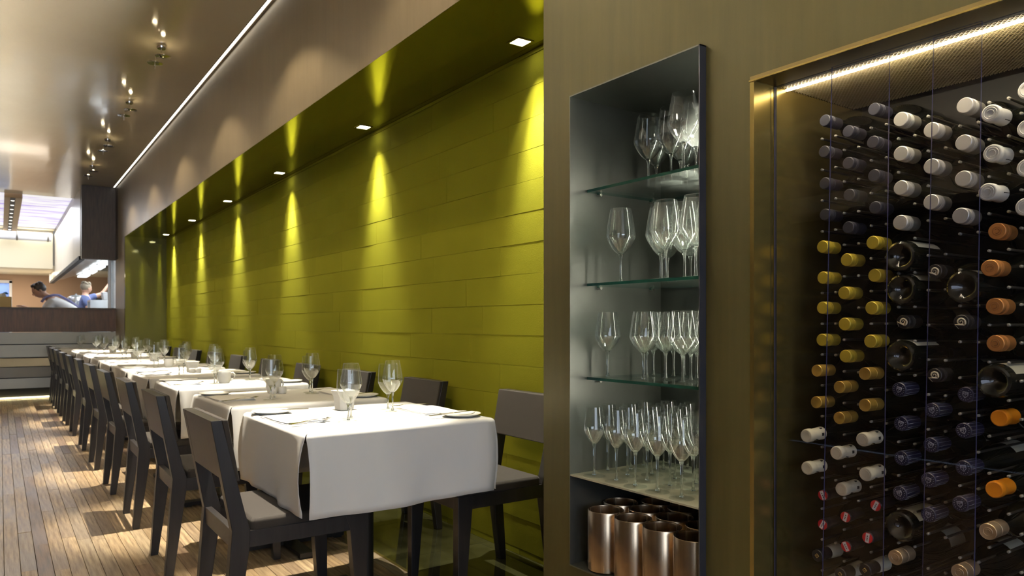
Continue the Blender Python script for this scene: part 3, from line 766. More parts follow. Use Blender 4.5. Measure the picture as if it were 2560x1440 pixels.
# ---- pegs and bottles
LAT = {'A':1.065,'B':1.005,'C':.936,'D':.870,'E':.803,'F':.736,'G':.678,'H':.618}
rack = thing('bottle_rack', 'black peg rack with pale-tipped rods behind the wine bottles', 'rack', (XCB, CY1, 0))
M_TIP = mat('pale_peg_tip', (.36, .35, .31), .5); M_ROD = mat('dark_peg_rod', (.05, .048, .042), .35, .5)
mb = MB(); mb.lathe([(.0042,0),(.0042,-.30)], 8); mb.v = [(p[2], p[0], p[1]) for p in mb.v]
pm = MB(); pm.lathe([(.0030,0),(.0030,-.298),(.0032,-.2985),(.0032,-.304),(.002,-.3055),(0,-.3055)], 8, axis='X', mis=[0,1,1,1,1]); PEG = pm.mesh('peg', [M_ROD, M_TIP])
GROOVE = .079
for ci, (c, Y) in enumerate(LAT.items()):
    zt = 1.657 if c in 'ACEG' else 1.617
    if c in 'EG': zt = 1.575+.079
    n = 16
    for k in range(n):
        zc = zt - k*GROOVE
        for sy in (-1, 1):
            if random.random() < .12: continue
            ob('peg', PEG, rack, (-.0005, Y+sy*.0185-CY1, zc-.0405))
def bottle_mesh(kind):
    # axis along +X: the neck end (cap face) at x = 0, the base at x = .30
    capr = {'dark':.0150,'yellow':.0158,'gold':.0150,'cream':.0165,'red':.0140,'black':.0150,'white':.0172,'plain':.0185,'copper':.0175,'orange':.0180,'snail':.0160,'navy':.0165,'rose':.0170}[kind]
    capl = .060 if kind in ('yellow','gold','white','plain','copper','rose','dark','snail') else .064
    R = .0365
    mb = MB(); nr = min(capr-.0030, .0140)
    mb.lathe([(nr, .004),(nr, .060),(nr+.001, .085),(.018, .098),(.028, .118),(.0345, .145),(R, .165),(R, .285),(R-.003, .297),(.029, .300),(.024, .298),(.012, .282),(0, .276)], 22, axis='X')
    body = mb.mesh('bottle_glass', M_BOTTLE)
    cap = MB()
    if kind in ('yellow','white','copper','dark','snail'):
        p = [(0,0),(capr-.0016,0),(capr-.0003,.0012),(capr,.003)]
        x = .012
        p += [(capr, .0135)]
        for k in range(3):
            p += [(capr-.0012, .0140+k*.0045),(capr-.0012, .0150+k*.0045),(capr+.0004, .0158+k*.0045),(capr+.0004, .0176+k*.0045)]
        p += [(capr-.0002,.029),(capr-.0006, capl),(nr, capl+.0004)]
    elif kind == 'gold' or kind == 'rose':
        p = [(0,.0004),(capr-.002,.0002),(capr-.0010,-.0004),(capr,.001),(capr,.026),(capr-.0006,.0265),(capr-.0006,.0285),(capr,.029),(capr-.0002,capl),(nr,capl+.0004)]
    elif kind in ('cream','orange','plain'):
        p = [(0,.0004),(capr-.005,.0006),(capr-.003,0),(capr-.0012,.0008),(capr,.004),(capr,.018),(capr-.0016,.0215),(capr-.0022,.026),(capr-.0014,.040),(capr-.0004,capl),(nr,capl+.0004)]
    else:
        p = [(0,0),(capr-.0016,0),(capr,.002),(capr,.020),(capr-.001,.022),(capr-.0012,capl),(nr,capl+.0004)]
    cap.lathe(p, 24, axis='X')
    return body, cap.mesh('cap', M_CAPS[kind])
def m_cap(name, c, metal, rough): return mat(name, c, rough, metal, spec=.45)
M_CAPS = {'dark':m_cap('slate_foil',(.035,.036,.05),.1,.45),'yellow':m_cap('lime_gold_screwcap',(.60,.46,.045),.3,.35),'gold':m_cap('old_gold_screwcap',(.46,.29,.055),.4,.35),
 'cream':m_cap('cream_foil',(.66,.62,.47),0,.5),'red':m_cap('black_foil_red_disc',(.012,.012,.016),0,.4),'black':m_cap('black_foil',(.012,.012,.015),0,.35),
 'white':m_cap('silver_screwcap',(.56,.55,.51),.35,.35),'plain':m_cap('white_foil',(.62,.62,.59),0,.45),'copper':m_cap('copper_screwcap',(.58,.26,.075),.45,.38),
 'orange':m_cap('orange_foil',(.85,.30,.015),.1,.35),'snail':m_cap('charcoal_screwcap',(.022,.020,.021),.1,.4),'navy':m_cap('navy_lined_foil',(.018,.018,.05),0,.4),'rose':m_cap('champagne_foil',(.55,.42,.27),.6,.35)}
M_LABEL = mat('cream_paper_label', (.55,.54,.42), .6); M_RED = mat('red_disc', (.62,.012,.025), .45); M_WHITE = mat('white_print', (.80,.78,.76), .5)
M_GOLDP = mat('gold_print', (.62,.42,.12), .35, .5); M_INK = mat('black_print', (.01,.01,.01), .5); M_SIDEW = mat('grey_foil_sleeve', (.20,.19,.165), .45, .2)
M_PALELINE = mat('silver_print', (.50,.52,.62), .4, .3); M_SNAILP = mat('cream_print', (.72,.64,.45), .5)
BM = {}
def extras(kind):
    """flat print and small pieces on the cap, as meshes in bottle space"""
    out = []
    if kind in ('white',):
        mb = MB(); mb.lathe([(.0174,.030),(.01735,.0608)], 24, axis='X'); out.append(('sleeve', mb.mesh('sleeve', M_SIDEW)))
    if kind == 'red':
        mb = MB(); mb.lathe([(0,-.0006),(.0126,-.0006),(.0126,.0002)], 24, axis='X'); out.append(('red_disc', mb.mesh('red_disc', M_RED)))
        mb = MB(); mb.box((-.0010,-.0045,-.0112),(-.0004,.0045,.0112)); out.append(('white_band', mb.mesh('white_band', M_WHITE)))
        mb = MB()
        for z in (-.006,-.002,.003): mb.box((-.0013,-.001,z),(-.0009,.0012,z+.0028))
        out.append(('band_print', mb.mesh('band_print', M_INK)))
    if kind == 'cream':
        mb = MB(); mb.box((.045,-.0166,-.003),(.052,-.0148,.004)); mb.box((.025,-.0158,-.011),(.028,-.0100,-.009)); mb.box((.048,-.009,.0120),(.055,-.005,.0152)); out.append(('emblem', mb.mesh('emblem', M_INK)))
        mb = MB(); mb.lathe([(.010,.0002),(.0105,-.0004),(.011,.0002)], 20, axis='X'); out.append(('embossed_ring', mb.mesh('embossed_ring', M_CAPS['cream'])))
    if kind == 'black':
        mb = MB(); q = .0052
        for a, b in (((0,q),(q,0)),((q,0),(0,-q)),((0,-q),(-q,0)),((-q,0),(0,q))): mb.tube([(-.0005,a[0],a[1]),(-.0005,b[0],b[1])], .0007, 5)
        mb.tube([(-.0005,-.0022,0),(-.0005,.0022,0)], .0006, 5); out.append(('gold_diamond', mb.mesh('gold_diamond', M_GOLDP)))
        mb = MB(); mb.lathe([(.0152,.044),(.0156,.046),(.0175,.088),(.0170,.090)], 22, axis='X'); out.append(('neck_label', mb.mesh('neck_label', M_LABEL)))
    if kind == 'snail':
        mb = MB(); pts = []
        for k in range(26):
            a = k*.42; r = .0012+.00032*k; pts.append((-.0006, r*cos(a), r*sin(a)))
        mb.tube(pts, [.0010+.00005*k for k in range(26)], 5)
        mb.tube([pts[-1], (-.0006, .013, -.001), (-.0006, .0095, -.0125)], [.0022,.0016,.0004], 5); out.append(('snail_emblem', mb.mesh('snail_emblem', M_SNAILP)))
    if kind == 'navy':
        mb = MB()
        for k in range(12):
            a = k*pi/6+.2; c_, s_ = cos(a), sin(a)
            mb.tube([(.004,.0166*c_,.0166*s_),(.020,.0167*c_,.0167*s_),(.024,.0156*c_,.0156*s_),(.062,.0155*c_,.0155*s_)], .00035, 4)
        out.append(('pinstripes', mb.mesh('pinstripes', M_PALELINE)))
        mb = MB(); sh_ = [(-.0055,.006),(.0055,.006),(.0055,-.001),(0,-.0075),(-.0055,-.001)]
        for a, b in zip(sh_, sh_[1:]+sh_[:1]): mb.tube([(-.0004,*a),(-.0004,*b)], .0004, 4)
        mb.tube([(-.0004,-.0055,.001),(-.0004,.0055,.001)], .00035, 4); mb.tube([(-.0004,0,.006),(-.0004,0,-.0075)], .00035, 4)
        # letters M and S set in the quarters of the shield
        for strokes in ([(-.0043,.002),(-.0043,.005),(-.003,.0032),(-.0016,.005),(-.0016,.002)], [(.0042,.0048),(.002,.0046),(.002,.0036),(.0042,.0032),(.0042,.0022),(.002,.002)]):
            for a, b in zip(strokes, strokes[1:]): mb.tube([(-.0004,*a),(-.0004,*b)], .0003, 4)
        for k in range(14):
            a = -2.6+k*.4; mb.tube([(-.0003,.0105*sin(a),-.0105*cos(a)),(-.0003,.0125*sin(a),-.0125*cos(a))], .0004, 4)
        out.append(('shield_emblem', mb.mesh('shield_emblem', M_PALELINE)))
    if kind in ('plain','copper','rose'):
        mb = MB(); r = .0115 if kind == 'plain' else .008
        mb.lathe([(r,.0003),(r+.0006,-.0005),(r+.0012,.0003)], 20, axis='X')
        mb.tube([(-.0003, r*.6*cos(a*.5), r*.6*sin(a*.5)) for a in range(1, 11)], .0006, 5)
        mm = M_CAPS[kind] if kind != 'copper' else mat('copper_stamp', (.22,.09,.03), .5, .3); out.append(('stamp', mb.mesh('stamp', mm)))
    if kind == 'plain':
        mb = MB()
        for k in range(4): mb.box((.036+k*.007,-.0166,-.009),(.0365+k*.007+.0035,-.0140,-.0075)); 
        out.append(('foil_print', mb.mesh('foil_print', M_INK)))
    if kind == 'navy' or kind == 'snail' or kind == 'rose':
        mb = MB(); R = .0368; rings = []
        for x in (.185, .262): rings.append([(x, R*cos(a), R*sin(a)) for a in [radians(20+k*14) for k in range(11)]])
        mb.loft(rings, 0, False, True, False); out.append(('paper_label', mb.mesh('paper_label', M_LABEL)))
    return out
bproto = {}
DESC = {'dark':'slate-foiled','yellow':'lime-gold ringed','gold':'old-gold capped','cream':'cream-foiled','red':'red-disc capped','black':'black-foiled','white':'silver-ringed','plain':'white-foiled','copper':'copper-capped','orange':'bright orange foiled','snail':'charcoal snail-emblem','navy':'navy pinstriped','rose':'champagne-foiled'}
COLN = {'A':'first','B':'second','C':'third','D':'fourth','E':'fifth','F':'sixth','G':'seventh','H':'eighth'}
def bottle(kind, col, x, z, n, roll):
    if kind not in bproto:
        t = ob('wine_bottle', None); t.empty_display_size = .03
        b, c = bottle_mesh(kind); ob('bottle_glass', b, t); co = ob('cap', c, t)
        for nm, me in extras(kind): ob(nm, me, t if nm in ('neck_label', 'paper_label') else co)
        bproto[kind] = t; o = t
    else: o = copy_tree(bproto[kind])
    o.location = (x, LAT[col], z); tl = radians(random.uniform(-1.6, 1.6))
    if kind in ('cream', 'orange', 'plain', 'red'): tl = radians(random.uniform(-3.5, 1))
    o.rotation_euler = (roll, tl*.5, 0)
    tag(o, f'{DESC[kind]} wine bottle, {ORD[n]} of its kind down the {COLN[col]} column from the jamb', 'bottle', f'{DESC[kind]} wine bottles')
BT = {
'A': [('dark',1.709,1.657),('dark',1.706,1.578),('dark',1.709,1.498),('dark',1.71,1.419),('yellow',1.699,1.337),('yellow',1.701,1.259),('yellow',1.699,1.183),('yellow',1.697,1.102),('gold',1.675,1.025),('gold',1.672,.946),('cream',1.629,.866),('cream',1.632,.786),('red',1.701,.710),('red',1.70,.636),('black',1.676,.562),('black',1.68,.484)],
'B': [('dark',1.713,1.617),('dark',1.713,1.539),('dark',1.717,1.461),('dark',1.713,1.380),('yellow',1.706,1.300),('yellow',1.695,1.218),('yellow',1.697,1.142),('yellow',1.701,1.063),('gold',1.675,.988),('gold',1.674,.913),('cream',1.661,.829),('cream',1.683,.738),('red',1.702,.668),('red',1.704,.595),('black',1.678,.532)],
'C': [('dark',1.706,1.654),('dark',1.701,1.575),('dark',1.706,1.496),('dark',1.711,1.420),('yellow',1.70,1.336),('yellow',1.708,1.258),('yellow',1.695,1.180),('yellow',1.69,1.101),('gold',1.666,1.025),('gold',1.666,.951),('cream',1.655,.871),('cream',1.668,.788),('red',1.714,.708),('red',1.678,.637),('black',1.666,.563)],
'D': [('white',1.701,1.614),('white',1.701,1.535),('white',1.701,1.456),('white',1.698,1.376),('snail',1.712,1.147),('navy',1.693,.991),('navy',1.701,.912),('navy',1.703,.832),('navy',1.696,.752),('rose',1.677,.608)],
'E': [('white',1.702,1.575),('white',1.702,1.494),('white',1.701,1.414),('snail',1.717,1.260),('snail',1.716,1.027),('navy',1.705,.949),('navy',1.699,.872),('navy',1.688,.795),('navy',1.688,.718)],
'F': [('white',1.707,1.614),('white',1.701,1.533),('white',1.699,1.455),('white',1.687,1.374),('snail',1.69,1.146),('navy',1.71,.989),('navy',1.701,.912),('navy',1.701,.831),('navy',1.685,.756),('rose',1.682,.610)],
'G': [('plain',1.687,1.58),('plain',1.695,1.498),('plain',1.673,1.415),('copper',1.718,1.337),('copper',1.684,1.258),('copper',1.707,1.179),('copper',1.71,1.101),('orange',1.728,.943),('orange',1.704,.795),('rose',1.675,.712)],
'H': [('plain',1.706,1.617),('plain',1.702,1.538),('plain',1.70,1.458),('plain',1.694,1.378)]}
for col, lst in BT.items():
    cnt = {}
    for kind, x, z in lst:
        n = cnt.get(kind, 0); cnt[kind] = n+1
        bottle(kind, col, x, z, n, random.uniform(-.5, .5) if kind in ('red','snail','navy','plain','copper','rose') else 0)
# bottles laid base-forward with their labels showing
lb = ob('wine_bottle', None); b, _c = bottle_mesh('black')
mbx = MB(); R_ = .0368
mbx.loft([[(x, R_*cos(a), R_*sin(a)) for a in [radians(35+k*16) for k in range(9)]] for x in (.170, .275)], 0, False, True, False)
ob('bottle_glass', b, lb); ob('cap', _c, lb); ob('paper_label', mbx.mesh('paper_label', M_LABEL), lb)
for i, (col, z, x) in enumerate((('D', 1.298, 2.0), ('D', 1.222, 2.005), ('D', 1.068, 2.0), ('F', 1.222, 2.0), ('G', 1.022, 2.005), ('D', .675, 2.0))):
    o = lb if i == 0 else copy_tree(lb); o.location = (x-.005, LAT[col], z); o.rotation_euler = (random.uniform(-.2, .3), 0, pi)
    tag(o, f'dark bottle laid base outward with paper label, {ORD[i]} of these in the rack', 'bottle', 'bottles laid base outward')

# ------------------------------------------------------------------ far end: bar front, panel, kitchen
ZK = 1.405
bar = thing('kitchen_bar', 'dark-topped kitchen bar with banded stainless front at the far end', 'counter', (0, YF, 0))
mb = MB(); mb.box((XL+.03, -.03, 1.03), (XB, .05, ZK)); mb.build('dark_front_band', M_BARBAND, bar)
mb = MB(); mb.box((XL+.03, -.05, ZK-.02), (XB, .62, ZK+.004)); mb.build('counter_top', M_DARKWOOD, bar)
zb = [1.03, .84, .64, .50, .33, .165]
tilt = [.0, .012, .05, -.01, .012]
for k in range(5):
    z1, z0 = zb[k]-.006, zb[k+1]+.006
    mb = MB(); a, b = -.02-tilt[k]*.5, -.02+tilt[k]*.5
    if k == 2: a, b = -.055, -.005
    xl = XL+.03; mb.hexa([(xl,a,z0),(XB,a,z0),(XB,.1,z0),(xl,.1,z0),(xl,b,z1),(XB,b,z1),(XB,.1,z1),(xl,.1,z1)]); mb.build('steel_band', M_SSTEEL, bar)
mb = MB(); mb.box((XL+.03, .10, 0), (XB, .14, .9)); mb.build('carcass', M_BLACK, bar)
mb = MB(); mb.box((XL+.03, .07, .012), (XB, .098, .03)); mb.build('toe_light', emitter('toe_kick_light', (1,.85,.45), 9), bar)
pn = thing('hanging_panel', 'dark wood panel hanging from the ceiling over the bar end', 'panel', (1.06, YF, 2.19))
mb = MB(); mb.box((0, -.02, 0), (XB-1.06-.002, .10, ZC-2.19-.002)); mb.build('board', M_DARKWOOD, pn)
mb = MB(); mb.box((XB-1.06-.002, -.3, 0), (XB-1.06+.03, .10, ZC-2.19-.002)); mb.build('return_board', M_DARKWOOD, pn)
M_CREAM = mat('cream_kitchen_wall', (.68, .60, .42), .6); M_PALE = mat('pale_panel', (.62, .56, .46), .35)
M_TAN = mat('tan_kitchen_wall', (.48, .32, .21), .7); M_WHITEP = mat('white_paint', (.80, .80, .82), .5)
M_KSTEEL = mat('bright_steel', (.66, .68, .68), .25, .85); M_KTILE = mat('kitchen_floor_tile', (.25, .24, .22), .5)
mb = MB(); mb.box((XL, YF+.14, .2), (3.4, 24.5, .3)); struct(mb.build('floor_kitchen', M_KTILE))
mb = MB(); mb.box((2.9, YF+.5, .3), (3.0, 24.5, 3.6)); mb.box((XB+.06, YF+.1, 0), (3.0, YF+.2, 3.5)); struct(mb.build('wall_kitchen_right', M_WHITEP))
mb = MB(); holed_wall2 = [((XL, 23.4, .3), (-.35, 23.5, 3.6)), ((.24, 23.4, .3), (3.0, 23.5, 3.6)), ((-.35, 23.4, 2.25), (.24, 23.5, 3.6))]
for a, b in holed_wall2: mb.box(a, b)
struct(mb.build('wall_kitchen_back', M_TAN))
mb = MB(); mb.box((XL, 20.55, 2.47), (1.03, 20.65, 3.35)); mb.box((XL, 20.65, 2.47), (2.9, 23.4, 2.55)); struct(mb.build('wall_kitchen_cross', M_CREAM))
mb = MB(); mb.box((-.8, 24.2, .3), (.6, 24.3, 2.5)); struct(mb.build('wall_passage', mat('blue_grey_passage', (.12,.15,.24), .6)))
mb = MB()
for a, b in (((-.37, 23.36, .3), (-.31, 23.40, 2.3)), ((.2, 23.36, .3), (.26, 23.40, 2.3)), ((-.37, 23.36, 2.24), (.26, 23.40, 2.31))): mb.box(a, b)
struct(mb.build('door_1', M_WHITEP))
def m_lum():
    m = mat('luminous_ceiling', (.25,.25,.28), .4)
    a = noise(m, (.25, 2.2, 1), 1.7, 3); r = ramp(m, a.outputs['Fac'], [(.40,(.34,.22,.80)),(.46,(.93,.93,1)),(.54,(1,1,1)),(.60,(.55,.45,.95))], P(m).inputs['Emission Color'])
    P(m).inputs['Emission Strength'].default_value = .75; return m
lum = thing('luminous_ceiling', 'glowing white and violet ceiling panel above the kitchen', 'ceiling panel', (0, 15.0, 3.38))
mb = MB(); mb.box((XL, .01, 0), (1.05, 5.1, .04)); mb.build('light_panel', m_lum(), lum)
mb = MB(); mb.box((XL, 5.1, -.02), (1.05, 5.6, .04)); mb.build('edge_band', M_CREAM, lum)
mb = MB(); mb.box((1.05, 13.7, 3.5), (3.0, 23.5, 3.6)); struct(mb.build('ceiling_kitchen', M_WHITEP))
bm = thing('ceiling_beam', 'tan ceiling beam with a dark slot of small round spotlights', 'beam', (.165, 15.05, 3.30))
mb = MB(); mb.box((-.105, 0, 0), (.15, 5.45, .08)); mb.build('beam_body', mat('tan_beam', (.42,.28,.14), .6), bm)
mb = MB(); mb.box((-.022, .02, -.004), (.052, 5.4, .001)); mb.build('slot', M_BLACK, bm)
for k in range(9):
    mb = MB(); mb.lathe([(0,-.007),(.026,-.007),(.028,-.0035),(.028,0)], 14, c=(.015, .35+k*.59, 0)); mb.build('spotlight', M_SPOTL, bm)
pp = thing('duct_pipe', 'pale horizontal duct under the kitchen ceiling', 'duct', (0, 20.2, 3.18))
mb = MB(); mb.lathe([(.10, XL), (.10, .98)], 20, axis='X', cap=True); mb.build('pipe', M_WHITEP, pp)
mb = MB()
for xx in (-1.0, .3, .9): mb.lathe([(.104, xx), (.110, xx+.005), (.110, xx+.03), (.104, xx+.035)], 20, axis='X')
mb.build('collars', M_SSTEEL, pp)
hw = thing('extractor_hood', 'long pale extractor hood over the cooking line, steel beneath', 'hood', (1.07, YF+.35, 2.23))
for k in range(6):
    mb = MB(); y0, y1 = .0+k*1.4, 1.4+k*1.4-.012; mb.box((0, y0, 0), (.03, y1, 1.2)); mb.build('side_panel', M_PALE, hw)
mb = MB()
for k in range(8): mb.hexa([(.03,k*1.04,.0),(.03,k*1.04+1.0,.0),(1.75,k*1.04+1.0,.62),(1.75,k*1.04,.62),(.03,k*1.04,.02),(.03,k*1.04+1.0,.02),(1.75,k*1.04+1.0,.64),(1.75,k*1.04,.64)])
mb.build('underside_steel', M_KSTEEL, hw)
mb = MB(); mb.box((-.02, 0, -.03), (.06, 8.4, .03)); mb.build('dark_lip', M_BLACK, hw)
for k in range(5):
    mb = MB(); mb.box((.55, .5+k*1.6, .12), (.75, 1.5+k*1.6, .16)); o = mb.build('hood_lamp', emitter('hood_tube', (.92,.97,1), 2), hw) if k == 0 else mb.build('hood_lamp', bpy.data.materials['hood_tube'], hw)
mb = MB(); mb.box((-.03, 8.36, 0), (.06, 8.46, 1.2)); mb.build('end_trim', M_WHITEP, hw)
# cooking line under the hood
ck = thing('cooking_line', 'stainless cooking line with shelf along the kitchen wall', 'kitchen unit', (1.75, YF+2.0, .3))
mb = MB(); mb.box((0, 0, 0), (.85, 7.0, .92)); mb.build('cabinets', M_KSTEEL, ck)
mb = MB(); mb.box((.62, 0, 1.25), (1.0, 7.0, 1.28)); mb.build('overshelf', M_KSTEEL, ck)
mb = MB(); mb.box((1.08, 0, .92), (1.12, 7.0, 1.9)); mb.build('dark_backsplash', mat('dark_backsplash', (.03,.035,.04), .35), ck)
mb = MB(); mb.box((.2, 5.4, .92), (.9, 6.4, 1.5)); mb.build('oven', M_BLACK, ck)
post = thing('pale_post', 'narrow bluish white post at the right end of the pass', 'post', (1.47, YF+.3, .3))
mb = MB(); mb.box((0, 0, 0), (.11, .10, 2.0)); mb.build('post_body', M_WHITEP, post)
mb = MB(); mb.box((.035, -.006, 0), (.075, 0, 2.0)); mb.build('post_strip', M_KSTEEL, post)
# things on the pass
bx = thing('cardboard_box', 'open beige cardboard box on the left end of the pass', 'box', (.02, YF+.25, ZK+.005), radians(4))
mb = MB(); mb.box((-.12, -.1, 0), (.12, .1, .006))
for a, b in (((-.12,-.1,0),(.12,-.094,.16)), ((-.12,.094,0),(.12,.1,.16)), ((-.12,-.1,0),(-.114,.1,.16)), ((.114,-.1,0),(.12,.1,.16))): mb.box(a, b)
mb.build('carton', mat('kraft_card', (.50,.38,.20), .8), bx)
mb = MB(); mb.hexa([(-.10,-.08,.14),(.06,-.08,.14),(.06,.08,.14),(-.10,.08,.14),(-.08,-.07,.20),(.04,-.06,.215),(.05,.07,.21),(-.09,.07,.20)]); mb.build('paper_wrap', M_NAPKIN, bx)
mb = MB(); mb.lathe([(0,.20),(.03,.20),(.034,.215),(.02,.235),(0,.238)], 12, c=(.05,0,0)); mb.build('blue_lid', mat('blue_plastic', (.05,.22,.62), .4), bx)
tb_ = thing('white_container', 'white rectangular container on the steel shelf behind the pass', 'container', (1.62, YF+1.6, 1.58))
mb = MB(); mb.hexa([(-.10,-.12,0),(.10,-.12,0),(.10,.12,0),(-.10,.12,0),(-.12,-.14,.13),(.12,-.14,.13),(.12,.14,.13),(-.12,.14,.13)]); bevel(mb.build('tub', M_WHITEP, tb_), .01)
mb = MB(); mb.box((-.125,-.145,.13),(.125,.145,.145)); bevel(mb.build('lid', M_WHITEP, tb_), .005)
sf = thing('steel_pass_shelf', 'steel shelf unit behind the pass on the right', 'shelf', (1.3, YF+1.35, .3))
mb = MB(); mb.box((0, 0, 1.25), (.7, .55, 1.28)); mb.build('shelf_top', M_KSTEEL, sf)
mb = MB(); mb.box((0, 0, 0), (.7, .03, 1.25)); mb.build('front_sheet', M_KSTEEL, sf)
for xx in (0, .66):
    mb = MB(); mb.box((xx, .51, 0), (xx+.04, .55, 1.25)); mb.build('shelf_leg', M_KSTEEL, sf)
for k, (dx, dz, r) in enumerate(((1.82, 0, .055), (1.90, 0, .05), (1.86, .11, .05), (1.95, 0, .055))):
    t = thing('steel_pan', ['left steel pan on the shelf behind the pass', 'middle steel pan on the shelf behind the pass', 'steel pan stacked on top behind the pass', 'right steel pan on the shelf behind the pass'][k], 'pan', (dx, YF+1.6, 1.581+dz), 0, 'steel pans behind the pass')
    mb = MB(); mb.lathe([(0,0),(r-.008,0),(r,.008),(r,.10),(r+.006,.104),(r-.003,.104),(r-.003,.01),(0,.006)], 20); mb.build('pan_body', M_KSTEEL, t)
    mb = MB(); mb.tube([(0,-r,.08),(0,-r-.04,.09),(0,-r-.10,.10)], .006, 6); mb.build('handle', M_BLACK, t)
pot = thing('unclear_shape', 'unclear rounded grey shape behind the bending cook, modelled like a pot', 'pot', (1.32, 18.0, .3))  # pot form stands in for an unclear shape, probably a moving person
mb = MB(); mb.box((-.25,-.2,0),(.25,.2,1.15)); mb.build('stove_block', M_KSTEEL, pot)
mb = MB(); mb.lathe([(0,1.15),(.15,1.15),(.17,1.18),(.17,1.36),(.155,1.42),(.10,1.46),(.02,1.475),(.02,1.50),(0,1.50)], 22); mb.build('shape_body', M_KSTEEL, pot)
area('kitchen_daylight', (.2, 18.2, 3.3), (0, 0, 0), 2.6, 5.0, 230, (.92, .95, 1))
area('kitchen_line_light', (1.9, 16.2, 2.35), (0, 0, 0), .5, 4.5, 110, (.90, .97, 1))
area('added_back_fill', (.2, 21.8, 2.44), (0, 0, 0), 1.6, 1.2, 45, (1, .85, .65))  # added fill under the soffit, no fixture known, to brighten the back
area('added_back_upfill', (.2, 21.9, 1.2), (pi, 0, 0), 1.6, 1.2, 20, (1, .85, .68))  # added up-facing fill for the soffit, no real lamp stands here
area('passage_light', (0, 23.9, 2.3), (0, 0, 0), .6, .3, 18, (.6, .75, 1))

# ------------------------------------------------------------------ cooks
M_SKIN = mat('skin', (.52, .30, .21), .5); M_HAIRD = mat('dark_hair', (.022, .015, .012), .55); M_HAIRG = mat('ash_hair', (.26, .21, .15), .6)
M_SHIRT = mat('white_shirt', (.80, .80, .82), .8); M_APRON = mat('violet_blue_apron', (.22, .22, .42), .8); M_NAVYS = mat('blue_work_shirt', (.10, .13, .28), .8); M_TROUS = mat('dark_trousers', (.03,.03,.035), .8)
def skin(name, verts, edges, radii, m, parent, levels=2, root=0):
    # a skin layer needs the modifier's data layer: bmesh makes it without operators
    import bmesh
    me = bpy.data.meshes.new(name); bm = bmesh.new()
    lay = bm.verts.layers.skin.verify()
    vs = []
    for p, r in zip(verts, radii):
        q = bm.verts.new(p); q[lay].radius = r if isinstance(r, tuple) else (r, r); vs.append(q)
    for a, b in edges: bm.edges.new((vs[a], vs[b]))
    vs[root][lay].use_root = True
    bm.to_mesh(me); bm.free(); me.materials.append(m)
    o = ob(name, me, parent)
    s_ = o.modifiers.new('skin', 'SKIN'); s_.use_smooth_shade = True
    sb = o.modifiers.new('sub', 'SUBSURF'); sb.levels = levels; sb.render_levels = levels
    return o
